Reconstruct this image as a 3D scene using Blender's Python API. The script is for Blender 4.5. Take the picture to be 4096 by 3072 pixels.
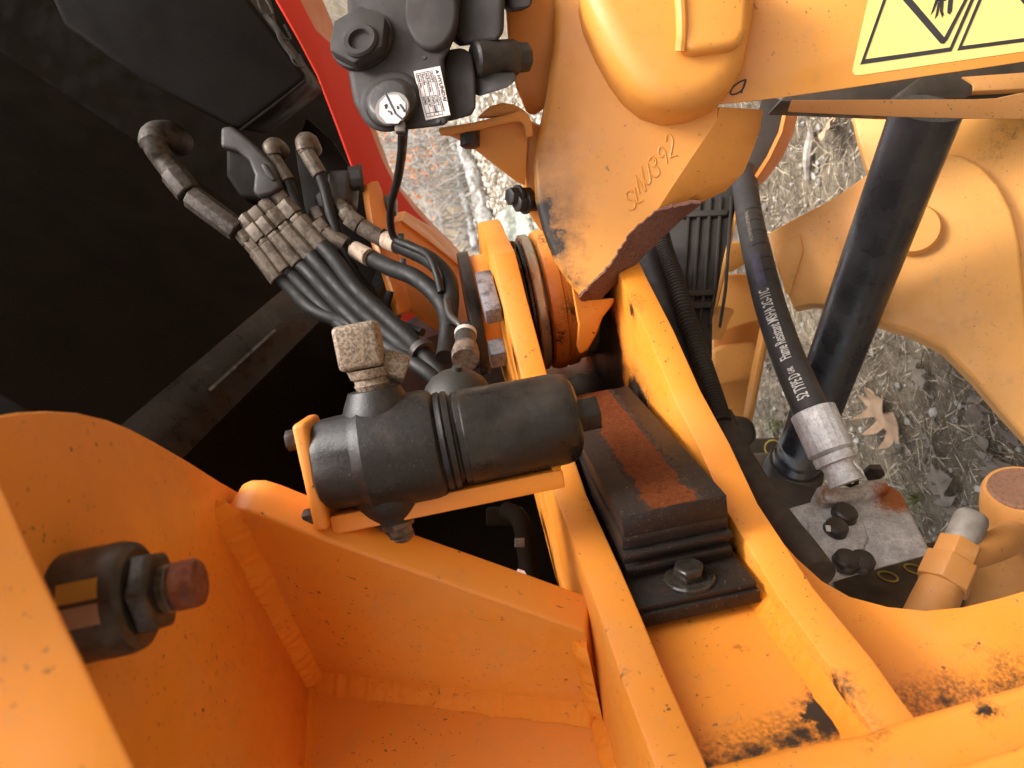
import bpy, bmesh, math, random
from mathutils import Vector, Matrix, noise as mnoise
random.seed(7)
for _o in list(bpy.data.objects): bpy.data.objects.remove(_o)
SC = bpy.context.scene
COL = SC.collection
rad = math.radians
# ---------------------------------------------------------------- camera
H = 1.05                      # lens height above the ground (m)
FP = 2840.0                   # focal length in photo pixels (4096 wide)
PITCH, ROLL = rad(4.0), rad(11.0)
F = Vector((0, math.cos(PITCH), -math.sin(PITCH)))
U0 = Vector((0, math.sin(PITCH), math.cos(PITCH)))
R0 = Vector((1, 0, 0))
EX = -U0*math.cos(ROLL) - R0*math.sin(ROLL)      # picture right = down in the world (phone held upright)
EY = -U0*math.sin(ROLL) + R0*math.cos(ROLL)      # picture up = right in the world
C = Vector((0, 0, H))
cam = bpy.data.cameras.new('camera'); camo = bpy.data.objects.new('camera', cam); COL.objects.link(camo)
cam.sensor_fit = 'HORIZONTAL'; cam.sensor_width = 36; cam.lens = 36*FP/4096
cam.clip_start = 0.02; cam.clip_end = 400
cam.dof.use_dof = True; cam.dof.focus_distance = 0.8; cam.dof.aperture_fstop = 9.0
m = Matrix((EX, EY, -F)).transposed().to_4x4(); m.translation = C
camo.matrix_world = m
SC.camera = camo
# ---------------------------------------------------------------- sky, sun, exposure
SUN_EL, SUN_AZ = rad(56), rad(120)     # azimuth from +Y towards +X
wd = bpy.data.worlds.new('World'); SC.world = wd; wd.use_nodes = True
nt = wd.node_tree; bg = nt.nodes['Background']
sky = nt.nodes.new('ShaderNodeTexSky'); sky.sky_type = 'NISHITA'; sky.sun_disc = False
sky.sun_elevation = SUN_EL; sky.sun_rotation = SUN_AZ; sky.air_density = 1.0; sky.dust_density = 4.0; sky.ozone_density = 1.0
hs = nt.nodes.new('ShaderNodeHueSaturation'); hs.inputs['Saturation'].default_value = 0.35
nt.links.new(sky.outputs[0], hs.inputs['Color']); nt.links.new(hs.outputs[0], bg.inputs['Color'])
bg.inputs['Strength'].default_value = 0.15
sl = bpy.data.lights.new('sun', 'SUN'); sl.energy = 0.95; sl.angle = rad(16); sl.color = (1.0, 0.95, 0.87)
so = bpy.data.objects.new('sun', sl); COL.objects.link(so)
sd = Vector((math.sin(SUN_AZ)*math.cos(SUN_EL), math.cos(SUN_AZ)*math.cos(SUN_EL), math.sin(SUN_EL)))
so.rotation_euler = sd.to_track_quat('Z', 'Y').to_euler(); so.location = sd*30
vs = SC.view_settings; vs.view_transform = 'Standard'; vs.look = 'None'; vs.gamma = 1.0; vs.use_curve_mapping = False
vs.exposure = 1.70
SC.render.engine = 'CYCLES'
SC.cycles.use_denoising = True
SC.cycles.max_bounces = 8; SC.cycles.diffuse_bounces = 8; SC.cycles.glossy_bounces = 4
SC.cycles.sample_clamp_indirect = 8

# ---------------------------------------------------------------- geometry helpers
def ray(x, y): return F + EX*((x-2048)/FP) - EY*((y-1536)/FP)
def W(x, y, d): return C + ray(x, y)*d
T = Vector((0.64, 0.768, 0)).normalized(); N = Vector((0.768, -0.64, 0)).normalized(); Z = Vector((0, 0, 1))
def fr(t, n, z): return T*t + N*n + Z*(H+z)            # frame coordinates: along, outward, height about the lens
def onP(x, y, p0, nrm):
    r = ray(x, y); return C + r*((p0-C).dot(nrm)/r.dot(nrm))
def onZ(x, y, z): return onP(x, y, Vector((0, 0, H+z)), Z)
def onN(x, y, n): return onP(x, y, N*n, N)
def onT(x, y, t): return onP(x, y, T*t, T)
def tn(p): return (p.dot(T), p.dot(N), p.z-H)
def proj(p):
    r = p-C; return (2048+FP*r.dot(EX)/r.dot(F), 1536-FP*r.dot(EY)/r.dot(F))
def solve(fn, lo, hi, y):                               # parameter at which fn(t) lands on picture row y
    a, b = proj(fn(lo))[1]-y, proj(fn(hi))[1]-y
    for _ in range(40):
        m_ = (lo+hi)/2; c_ = proj(fn(m_))[1]-y
        if (a < 0) == (c_ < 0): lo, a = m_, c_
        else: hi = m_
    return lo
class Pl:                                             # a plane through three pixels with depths
    def __init__(s, a, b, c):
        s.p = W(*a); s.n = (W(*b)-s.p).cross(W(*c)-s.p).normalized()
        if s.n.dot(C-s.p) < 0: s.n = -s.n
    def at(s, x, y, off=0.0): return onP(x, y, s.p+s.n*off, s.n)

def finish(bm, ang=32):
    bm.normal_update()
    lim = rad(ang)
    for f in bm.faces: f.smooth = True
    for e in bm.edges:
        if len(e.link_faces) == 2 and e.calc_face_angle(0) > lim: e.smooth = False
    return bm
def bevel(bm, off, seg=2, ang=40):
    if off <= 0: return
    bm.normal_update()
    es = [e for e in bm.edges if len(e.link_faces) == 2 and e.calc_face_angle(0) > rad(ang)]
    if es: bmesh.ops.bevel(bm, geom=es, offset=off, offset_type='OFFSET', segments=seg, profile=0.5, affect='EDGES', clamp_overlap=True)
def fixn(bm): bmesh.ops.recalc_face_normals(bm, faces=bm.faces[:])
def prism(pts, ext, bev=0.0, seg=2, bm=None):
    bm = bm or bmesh.new()
    a = [bm.verts.new(p) for p in pts]; b = [bm.verts.new(p+ext) for p in pts]; k = len(pts)
    bm.faces.new(a); bm.faces.new(b[::-1])
    for i in range(k): bm.faces.new((a[i], b[i], b[(i+1) % k], a[(i+1) % k]))
    fixn(bm); bevel(bm, bev, seg); return bm
def frustum(pts, pts2, bev=0.0, seg=2):
    bm = bmesh.new(); a = [bm.verts.new(p) for p in pts]; b = [bm.verts.new(p) for p in pts2]; k = len(pts)
    bm.faces.new(a); bm.faces.new(b[::-1])
    for i in range(k): bm.faces.new((a[i], b[i], b[(i+1) % k], a[(i+1) % k]))
    fixn(bm); bevel(bm, bev, seg); return bm
def box(c, ax, ay, az, bev=0.0, seg=2, bm=None):       # centre and three half-extent vectors
    pts = [c-ax-ay-az, c+ax-ay-az, c+ax+ay-az, c-ax+ay-az]
    return prism(pts, az*2, bev, seg, bm)
def fbox(t0, t1, n0, n1, z0, z1, bev=0.003, seg=2):
    return prism([fr(t0, n0, z0), fr(t1, n0, z0), fr(t1, n1, z0), fr(t0, n1, z0)], Z*(z1-z0), bev, seg)
def catmull(ps, sub=6):
    if len(ps) < 3: return list(ps)
    q = [ps[0]*2-ps[1]] + list(ps) + [ps[-1]*2-ps[-2]]; out = []
    for i in range(1, len(q)-2):
        a, b, c, d = q[i-1:i+3]
        for k in range(sub):
            t = k/sub
            out.append(0.5*((2*b)+(c-a)*t+(2*a-5*b+4*c-d)*t*t+(3*b-a-3*c+d)*t**3))
    out.append(ps[-1]); return out
def frames(path):
    ts = []
    for i in range(len(path)):
        v = path[min(i+1, len(path)-1)]-path[max(i-1, 0)]; ts.append(v.normalized())
    up = Z if abs(ts[0].z) < 0.9 else R0
    u = (up-ts[0]*up.dot(ts[0])).normalized(); out = []
    for t in ts:
        u = (u-t*u.dot(t)).normalized(); out.append((t, u, t.cross(u)))
    return out
def tube(path, r, seg=14, sub=6, bm=None, cap=True):
    bm = bm or bmesh.new()
    pth = catmull(path, sub) if sub > 1 else list(path); fs = frames(pth); rings = []; n = len(pth)
    for i, (p, (t, u, v)) in enumerate(zip(pth, fs)):
        rr = r(i/(n-1)) if callable(r) else r
        rings.append([bm.verts.new(p+(u*math.cos(2*math.pi*k/seg)+v*math.sin(2*math.pi*k/seg))*rr) for k in range(seg)])
    for a, b in zip(rings, rings[1:]):
        for k in range(seg): bm.faces.new((a[k], a[(k+1) % seg], b[(k+1) % seg], b[k]))
    if cap: bm.faces.new(rings[0][::-1]); bm.faces.new(rings[-1])
    return bm
def lathe(p0, p1, prof, seg=32, bm=None, bev=0.0, rot=0.0):   # prof: (fraction of p0-p1, radius)
    bm = bm or bmesh.new(); ax = (p1-p0); t = ax.normalized()
    up = Z if abs(t.z) < 0.9 else R0
    u = (up-t*up.dot(t)).normalized(); v = t.cross(u); rings = []
    for s, r in prof:
        rings.append([bm.verts.new(p0+ax*s+(u*math.cos(2*math.pi*k/seg+rot)+v*math.sin(2*math.pi*k/seg+rot))*max(r, 1e-5)) for k in range(seg)])
    for a, b in zip(rings, rings[1:]):
        for k in range(seg): bm.faces.new((a[k], a[(k+1) % seg], b[(k+1) % seg], b[k]))
    bm.faces.new(rings[0][::-1]); bm.faces.new(rings[-1]); fixn(bm)
    bevel(bm, bev, 2, 25); return bm
def hexp(p0, p1, r, bev=0.001, rot=0.0): return lathe(p0, p1, [(0, r), (1, r)], 6, bev=bev, rot=rot)
def rough(bm, amp, scale, seed=0):
    o = Vector((seed*3.1, seed*1.7, seed*2.3)); bm.normal_update()
    for v in bm.verts: v.co += v.normal*mnoise.noise(v.co*scale+o)*amp
    return bm
def weld(path, r, amp=0.16, seg=12):
    raw = catmull(path, 40); cum = [0]
    for a, b in zip(raw, raw[1:]): cum.append(cum[-1]+(b-a).length)
    n = max(6, int(cum[-1]/0.0016)); pth = []; k = 0
    for i in range(n+1):
        s = cum[-1]*i/n
        while k < len(raw)-2 and cum[k+1] < s: k += 1
        pth.append(raw[k].lerp(raw[k+1], (s-cum[k])/max(1e-9, cum[k+1]-cum[k])))
    fs = frames(pth); bm = bmesh.new(); rings = []
    for i, (p, (t, u, v)) in enumerate(zip(pth, fs)):
        e = min(i, n-i); tap = min(1, 0.35+e*0.11); ring = []
        for q in range(seg):
            a = 2*math.pi*q/seg; o = Vector((math.cos(a), math.sin(a), 0))
            rr = r*tap*(1+amp*mnoise.noise(p*70+o*0.7)+0.07*mnoise.noise(p*260+o*2)+0.012*math.sin(i*1.6+1.2*math.cos(a)))
            ring.append(bm.verts.new(p+(u*math.cos(a)+v*math.sin(a))*rr))
        rings.append(ring)
    for a, b in zip(rings, rings[1:]):
        for q in range(seg): bm.faces.new((a[q], a[(q+1) % seg], b[(q+1) % seg], b[q]))
    bm.faces.new(rings[0][::-1]); bm.faces.new(rings[-1]); return bm
def fillet(p0, p1, d1, d2, w, bulge=0.18, step=0.0018, seed=0.0):   # fillet weld in the corner line p0-p1, legs along d1 and d2
    L = (p1-p0).length; n = max(8, int(L/step)); t = (p1-p0)/L; bm = bmesh.new(); rows = []; K = 8
    o = (d1+d2).normalized()
    for i in range(n+1):
        p = p0.lerp(p1, i/n); e = min(i, n-i)*step; tap = min(1, 0.55+e*45)
        ww = w*tap*(1+0.16*mnoise.noise(p*38+Vector((seed, 0, 0))))
        row = []
        for k in range(K+1):
            f = k/K; a = ww*(1+0.12*mnoise.noise(Vector((i*step*150, seed, 1)))); b = ww*(1+0.12*mnoise.noise(Vector((i*step*150, seed, 7))))
            arc = math.sin(math.pi*f)
            lag = (f-0.5)**2*4
            rip = (0.012+0.014*mnoise.noise(p*25))*math.sin((i*step+lag*0.004)*2*math.pi/0.0068)*arc + 0.13*mnoise.noise(p*120+Vector((f*2, seed, 0)))*arc
            row.append(bm.verts.new(p+d1*a*(1-f)+d2*b*f+o*ww*(bulge*arc+rip)))
        row.append(bm.verts.new(p-o*0.003)); rows.append(row)
    for a, b in zip(rows, rows[1:]):
        m_ = len(a)
        for k in range(m_): bm.faces.new((a[k], a[(k+1) % m_], b[(k+1) % m_], b[k]))
    bm.faces.new(rows[0][::-1]); bm.faces.new(rows[-1]); fixn(bm); return bm
def text_bm(body, size, fn, ext=0.0003, spacing=1.0, bold=0.0, cuts=0):   # fn(x, y, z) -> world point
    cu = bpy.data.curves.new('lettering', 'FONT'); cu.body = body; cu.size = size; cu.extrude = ext; cu.space_character = spacing
    cu.offset = bold; cu.resolution_u = 3
    o = bpy.data.objects.new('lettering', cu); COL.objects.link(o)
    dg = bpy.context.evaluated_depsgraph_get(); me = bpy.data.meshes.new_from_object(o.evaluated_get(dg))
    bpy.data.objects.remove(o); bpy.data.curves.remove(cu)
    bm = bmesh.new(); bm.from_mesh(me); bpy.data.meshes.remove(me)
    bmesh.ops.remove_doubles(bm, verts=bm.verts[:], dist=1e-7)
    for k in range(cuts):                            # extra rows so that letters bend round a hose
        bmesh.ops.bisect_plane(bm, geom=bm.verts[:]+bm.edges[:]+bm.faces[:], plane_co=(0, -0.2+1.0*k/cuts*size, 0), plane_no=(0, 1, 0))
    for v in bm.verts: v.co = fn(*v.co)
    return bm
# ---------------------------------------------------------------- objects
def loc_of(o):
    p = Vector(o.location); q = o.parent
    while q: p += q.location; q = q.parent
    return p
def obj(name, bm, mat, parent=None, label=None, cat=None, group=None, kind=None, ang=32):
    finish(bm, ang)
    c = Vector((0, 0, 0))
    lo = Vector((min(v.co[i] for v in bm.verts) for i in range(3))); hi = Vector((max(v.co[i] for v in bm.verts) for i in range(3)))
    c = (lo+hi)/2
    if not parent: c.z = lo.z
    for v in bm.verts: v.co -= c
    me = bpy.data.meshes.new(name); bm.to_mesh(me); bm.free()
    o = bpy.data.objects.new(name, me); COL.objects.link(o); me.materials.append(mat)
    o.location = c
    if parent: o.parent = parent; o.location = c-loc_of(parent)
    if label: o['label'] = label
    if cat: o['category'] = cat
    if group: o['group'] = group
    if kind: o['kind'] = kind
    return o
def thing(name, loc, label, cat, group=None):
    o = bpy.data.objects.new(name, None); COL.objects.link(o); o.location = loc; o.empty_display_size = 0.02
    o['label'] = label; o['category'] = cat
    if group: o['group'] = group
    return o
# ---------------------------------------------------------------- materials
class G:
    def __init__(s, name):
        s.m = bpy.data.materials.new(name); s.m.use_nodes = True; s.t = s.m.node_tree; s.b = s.t.nodes['Principled BSDF']
        s.pos = s.t.nodes.new('ShaderNodeNewGeometry').outputs['Position']
    def nd(s, ty, **kw):
        n = s.t.nodes.new(ty)
        for k, v in kw.items(): setattr(n, k, v)
        return n
    def ln(s, a, b): s.t.links.new(a, b)
    def noise(s, scale, det=3, rough=0.55, vec=None, dist=0):
        n = s.nd('ShaderNodeTexNoise'); n.inputs['Scale'].default_value = scale; n.inputs['Detail'].default_value = det
        n.inputs['Roughness'].default_value = rough; n.inputs['Distortion'].default_value = dist
        s.ln(vec or s.pos, n.inputs['Vector']); return n.outputs['Fac']
    def ramp(s, f, a, b, lo=0.0, hi=1.0):
        n = s.nd('ShaderNodeMapRange'); n.interpolation_type = 'SMOOTHSTEP'
        n.inputs['From Min'].default_value = a; n.inputs['From Max'].default_value = b; n.inputs['To Min'].default_value = lo; n.inputs['To Max'].default_value = hi
        s.ln(f, n.inputs['Value']); return n.outputs['Result']
    def math(s, op, a, b=None):
        n = s.nd('ShaderNodeMath', operation=op)
        for i, v in enumerate((a, b)):
            if v is None: continue
            if isinstance(v, (int, float)): n.inputs[i].default_value = v
            else: s.ln(v, n.inputs[i])
        return n.outputs[0]
    def mix(s, f, a, b):
        n = s.nd('ShaderNodeMix', data_type='RGBA')
        if isinstance(f, (int, float)): n.inputs[0].default_value = f
        else: s.ln(f, n.inputs[0])
        for i, v in ((6, a), (7, b)):
            if isinstance(v, tuple): n.inputs[i].default_value = (*v, 1)
            else: s.ln(v, n.inputs[i])
        return n.outputs[2]
    def stretch(s, sx, sy, sz):
        n = s.nd('ShaderNodeVectorMath', operation='MULTIPLY'); n.inputs[1].default_value = (sx, sy, sz); s.ln(s.pos, n.inputs[0]); return n.outputs[0]
    def near(s, p, r, soft, nz):      # 1 inside a ragged blob round p
        n = s.nd('ShaderNodeVectorMath', operation='DISTANCE'); s.ln(s.pos, n.inputs[0]); n.inputs[1].default_value = p
        d = s.math('ADD', n.outputs['Value'], nz)
        return s.ramp(d, r-soft, r+soft, 1, 0)
    def seg(s, a, b, r, soft, nz):    # 1 near the segment a-b
        ab = b-a; L = ab.length; u = ab/L
        sub = s.nd('ShaderNodeVectorMath', operation='SUBTRACT'); s.ln(s.pos, sub.inputs[0]); sub.inputs[1].default_value = a
        dt = s.nd('ShaderNodeVectorMath', operation='DOT_PRODUCT'); s.ln(sub.outputs[0], dt.inputs[0]); dt.inputs[1].default_value = u
        cl = s.nd('ShaderNodeClamp'); s.ln(dt.outputs['Value'], cl.inputs['Value']); cl.inputs['Max'].default_value = L
        sc = s.nd('ShaderNodeVectorMath', operation='SCALE'); sc.inputs[0].default_value = u; s.ln(cl.outputs[0], sc.inputs['Scale'])
        dd = s.nd('ShaderNodeVectorMath', operation='DISTANCE'); s.ln(sub.outputs[0], dd.inputs[0]); s.ln(sc.outputs[0], dd.inputs[1])
        return s.ramp(s.math('ADD', dd.outputs['Value'], nz), r-soft, r+soft, 1, 0)
    def out(s, col, rough=0.5, metal=0.0, bump=None, bs=0.1, bd=0.002, spec=0.5):
        for k, v in (('Base Color', col), ('Roughness', rough), ('Metallic', metal)):
            if isinstance(v, tuple): s.b.inputs[k].default_value = (*v, 1)
            elif isinstance(v, (int, float)): s.b.inputs[k].default_value = v
            else: s.ln(v, s.b.inputs[k])
        s.b.inputs['Specular IOR Level'].default_value = spec
        if bump is not None:
            n = s.nd('ShaderNodeBump'); n.inputs['Strength'].default_value = bs; n.inputs['Distance'].default_value = bd
            s.ln(bump, n.inputs['Height']); s.ln(n.outputs[0], s.b.inputs['Normal'])
        return s.m
def paint(name, col, rgh=0.42, grime=0.5, blobs=(), segs=(), speck=1.0, smoky=False, dirt=(0.10, 0.055, 0.025)):
    g = G(name); c = col
    big = g.noise(4.0, 5, 0.6); c = g.mix(g.ramp(big, 0.35, 0.75, 0, 0.40*grime), c, tuple(v*0.70 for v in col))
    film = g.noise(7.0, 6, 0.7); c = g.mix(g.ramp(film, 0.45, 0.72, 0, 0.38*grime), c, (0.50, 0.26, 0.085))
    dust = g.noise(34, 6, 0.7); c = g.mix(g.ramp(dust, 0.54, 0.78, 0, 0.5*grime), c, (0.40, 0.22, 0.10))
    area = g.ramp(g.noise(9, 3), 0.40, 0.60)
    sp = g.math('MULTIPLY', g.ramp(g.noise(230, 2), 0.675, 0.705), area)
    sp2 = g.math('MULTIPLY', g.ramp(g.noise(85, 4, 0.6), 0.70, 0.72), g.ramp(g.noise(5, 3), 0.47, 0.6))
    scr = g.ramp(g.noise(1.0, 2, 0.5, g.stretch(420, 60, 160)), 0.735, 0.77)
    scr2 = g.ramp(g.noise(1.0, 2, 0.5, g.stretch(70, 380, 45)), 0.745, 0.775)
    chips = g.math('MULTIPLY', g.math('MAXIMUM', g.math('MAXIMUM', sp, sp2), g.math('MULTIPLY', g.math('MAXIMUM', scr, scr2), 0.75)), 0.85*speck)
    c = g.mix(chips, c, dirt)
    stain = None
    if blobs or segs:
        nz = g.math('MULTIPLY', g.math('SUBTRACT', g.noise(38, 6, 0.75), 0.5), 0.075)
        grit = g.ramp(g.noise(330, 3), 0.36, 0.6)
        for p, r, so_, k in blobs:
            b = g.math('MULTIPLY', g.near(p, r, so_, nz), k); stain = b if stain is None else g.math('MAXIMUM', stain, b)
        for a, b_, r, so_, k in segs:
            b = g.math('MULTIPLY', g.seg(a, b_, r, so_, nz), k); stain = b if stain is None else g.math('MAXIMUM', stain, b)
        if smoky: grit = g.ramp(g.noise(60, 5, 0.7), 0.25, 0.7, 0.55, 1.0)
        soft = g.math('MULTIPLY', stain, grit); hard = g.ramp(stain, 0.55, 0.9)
        stain = g.math('MAXIMUM', soft, hard)
        c = g.mix(stain, c, (0.022, 0.014, 0.009))
    r = g.ramp(g.noise(14, 6, 0.7), 0.3, 0.72, rgh-0.12, rgh+0.20)
    hgt = g.math('ADD', g.math('MULTIPLY', g.noise(240, 3), 0.5), g.math('SUBTRACT', g.math('MULTIPLY', g.noise(26, 3), 1.6), g.math('MULTIPLY', chips, 0.6)))
    return g.out(c, r, 0, hgt, 0.14, 0.0012)
def simple(name, a, b, rgh=0.5, metal=0.0, scale=30, bsc=250, bs=0.15, lo=0.35, hi=0.7, spec=0.5, rv=0.12):
    g = G(name)
    c = g.mix(g.ramp(g.noise(scale, 5, 0.65), lo, hi), a, b)
    return g.out(c, g.ramp(g.noise(scale*1.7, 3), 0.3, 0.7, rgh-rv, rgh+rv), metal, g.noise(bsc, 4, 0.65), bs, 0.001, spec)
def rusty(name, base, rust, amt=0.5, rgh=0.7, metal=0.0, scale=18, bs=0.4, speck=None, spec=0.5, mott=0.6):
    g = G(name); nz = g.noise(scale, 6, 0.7)
    c = g.mix(g.ramp(nz, amt-0.09, amt+0.11), base, g.mix(g.noise(160, 3), rust, tuple(v*0.45 for v in rust)))
    c = g.mix(g.ramp(g.noise(240, 2), 0.45, 0.75, 0, mott), c, tuple(v*0.4 for v in base))
    if speck: c = g.mix(g.ramp(g.noise(480, 2), 0.66, 0.7), c, speck)
    return g.out(c, rgh, metal, g.noise(190, 5, 0.7), bs, 0.0015, spec)
YEL = (0.73, 0.243, 0.025)
# ================================================================ GROUND AND BACKGROUND
g = G('leaf-strewn soil')
n1 = g.noise(3.0, 5); n2 = g.noise(26, 6, 0.7); n3 = g.noise(140, 4, 0.7)
c = g.mix(g.ramp(n1, 0.3, 0.7), (0.16, 0.12, 0.076), (0.27, 0.21, 0.14))
c = g.mix(g.ramp(n2, 0.42, 0.7), c, (0.34, 0.28, 0.205)); c = g.mix(g.ramp(n3, 0.55, 0.75, 0, 0.8), c, (0.42, 0.37, 0.295)); c = g.mix(g.ramp(g.noise(170, 3), 0.6, 0.7, 0, 0.7), c, (0.04, 0.03, 0.02))
M_SOIL = g.out(c, 0.95, 0, g.noise(70, 6, 0.75), 0.9, 0.02, 0.2)
def gz(x, y):
    r = math.hypot(x, y); s = max(0, r-4.5)
    rise = 0.035*s + (max(0, r-14)**1.5)*0.30
    k = min(1, r/6)
    return rise*min(1, max(0.0, 1.0)) + 0.012*mnoise.noise(Vector((x*2.1, y*2.1, 0))) + 0.05*k*mnoise.noise(Vector((x*0.5, y*0.5, 3)))
bm = bmesh.new()
cs = [-160, -110, -75, -50, -36, -26, -20, -16, -13, -10.5, -8.5, -7, -5.6, -4.6] + [-4+0.16*i for i in range(51)] + [4.6, 5.6, 7, 8.5, 10.5, 13, 16, 20, 26, 36, 50, 75, 110, 160]
gr = [[bm.verts.new((x, y, min(gz(x, y), 9+0.4*mnoise.noise(Vector((x*.1, y*.1, 0)))))) for x in cs] for y in cs]
for j in range(len(cs)-1):
    for i in range(len(cs)-1): bm.faces.new((gr[j][i], gr[j][i+1], gr[j+1][i+1], gr[j+1][i]))
obj('ground', bm, M_SOIL, kind='structure', label='brown soil with straw, gravel and leaf litter under the machine', ang=180)
def gpt(x, y, up=0.0): return Vector((x, y, gz(x, y)+up))
# --- where the picture sees the ground near by, scatter litter there
def gpix(x, y):
    p = C+ray(x, y)*3
    r = ray(x, y)
    if r.z > -0.02: return None
    d = 1.0/(-r.z/H)
    for _ in range(6):
        q = C+r*d; d = (H-gz(q.x, q.y))/(-r.z)
    return C+r*d
def strips(n, region, wmin, wmax, lmin, lmax, bend):
    bm = bmesh.new()
    for _ in range(n):
        p = region(); a = random.uniform(0, 2*math.pi); L = random.uniform(lmin, lmax); w = random.uniform(wmin, wmax)
        u = Vector((math.cos(a), math.sin(a), random.uniform(-0.1, 0.35))).normalized(); s = Vector((-math.sin(a), math.cos(a), random.uniform(-.4, .4))).normalized()
        b = random.uniform(-bend, bend); pts = []
        z0 = random.uniform(0.002, 0.015)
        for k in range(4):
            f = k/3; q = p+u*(L*(f-0.5))+s*(b*L*f*f); q.z = gz(q.x, q.y)+z0+max(0, (u.z)*L*f*0.4); pts.append(q)
        vs_ = [(bm.verts.new(q-s*w/2), bm.verts.new(q+s*w/2)) for q in pts]
        for a_, b_ in zip(vs_, vs_[1:]): bm.faces.new((a_[0], a_[1], b_[1], b_[0]))
    return bm
def near_region():
    return Vector((random.uniform(-1.0, 1.9), random.uniform(0.7, 3.6), 0))
def straw_mat(name, a, b, c2):
    g = G(name); oi = g.noise(9, 2); f = g.noise(55, 2)
    return g.out(g.mix(g.ramp(f, 0.35, 0.65), g.mix(g.ramp(oi, 0.4, 0.6), a, c2), b), 0.8, 0, None, spec=0.3)
obj('straw_litter', strips(14000, near_region, 0.0007, 0.0022, 0.012, 0.085, 0.4), straw_mat('dry straw', (0.34, 0.26, 0.17), (0.60, 0.50, 0.36), (0.17, 0.12, 0.075)), kind='stuff', label='dry straw and pine needles strewn over the soil')
obj('dark_twig_litter', strips(11000, near_region, 0.001, 0.003, 0.02, 0.09, 0.5), straw_mat('dark twigs', (0.06, 0.045, 0.03), (0.12, 0.09, 0.06), (0.045, 0.033, 0.022)), kind='stuff', label='short dark twigs and chaff over the soil')
_ib = bmesh.new(); bmesh.ops.create_icosphere(_ib, subdivisions=1, radius=1)
ICO_V = [v.co.copy() for v in _ib.verts]; ICO_F = [[v.index for v in f.verts] for f in _ib.faces]; _ib.free()
def pebbles(n, region, r0, r1):
    bm = bmesh.new()
    for _ in range(n):
        p = region(); r = r0*(r1/r0)**(random.random()**2.2); p.z = gz(p.x, p.y)+r*0.25
        a = random.uniform(0, 6.3); ca, sa = math.cos(a), math.sin(a); sx, sz = random.uniform(.8, 1.4), random.uniform(.5, .8)
        vs_ = []
        for q in ICO_V:
            x, y, z = q.x*sx*r, q.y*r, q.z*sz*r
            vs_.append(bm.verts.new((p.x+x*ca-y*sa+random.gauss(0, r*.1), p.y+x*sa+y*ca+random.gauss(0, r*.1), p.z+z+random.gauss(0, r*.1))))
        for f in ICO_F: bm.faces.new([vs_[k] for k in f])
    return bm
g = G('gravel'); vv = g.nd('ShaderNodeTexVoronoi'); vv.inputs['Scale'].default_value = 40; g.ln(g.pos, vv.inputs['Vector'])
sx = g.nd('ShaderNodeSeparateColor'); g.ln(vv.outputs['Color'], sx.inputs[0])
M_GRAVEL = g.out(g.mix(sx.outputs[0], (0.16, 0.14, 0.115), (0.48, 0.45, 0.40)), 0.85, 0, g.noise(120, 3), 0.3)
obj('gravel', pebbles(5000, near_region, 0.002, 0.013), M_GRAVEL, kind='stuff', label='small grey and white pebbles over the soil')
def mid_region():
    a = random.uniform(-0.12, 0.42); r = 3.4+10.5*random.random()**0.8; return Vector((math.sin(a)*r, math.cos(a)*r, 0))
# far leaf litter: many small curled leaves
def leafbits(n, region, l0, l1):
    bm = bmesh.new()
    for _ in range(n):
        p = region(); p.z = gz(p.x, p.y)+random.uniform(0.0, 0.05); L = random.uniform(l0, l1)
        a = random.uniform(0, 6.3); u = Vector((math.cos(a), math.sin(a), random.uniform(-.6, .6))).normalized(); s = Vector((-math.sin(a), math.cos(a), random.uniform(-.8, .8))).normalized(); q = u.cross(s)
        v = [bm.verts.new(p+x) for x in (-u*L*.5, s*L*.3+q*L*.15, u*L*.5, -s*L*.3+q*L*.15)]
        bm.faces.new((v[0], v[1], v[2])); bm.faces.new((v[0], v[2], v[3]))
    return bm
obj('leaf_litter', leafbits(9000, mid_region, 0.03, 0.10), straw_mat('fallen leaves far', (0.52, 0.43, 0.34), (0.80, 0.74, 0.64), (0.28, 0.20, 0.14)), kind='stuff', label='pale fallen leaves covering the ground beyond the machine')
obj('far_straw', strips(1500, mid_region, 0.006, 0.016, 0.15, 0.6, 0.4), straw_mat('far straw', (0.45, 0.40, 0.31), (0.62, 0.57, 0.47), (0.22, 0.17, 0.12)), kind='stuff', label='long pale stalks on the ground beyond the machine')
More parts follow.
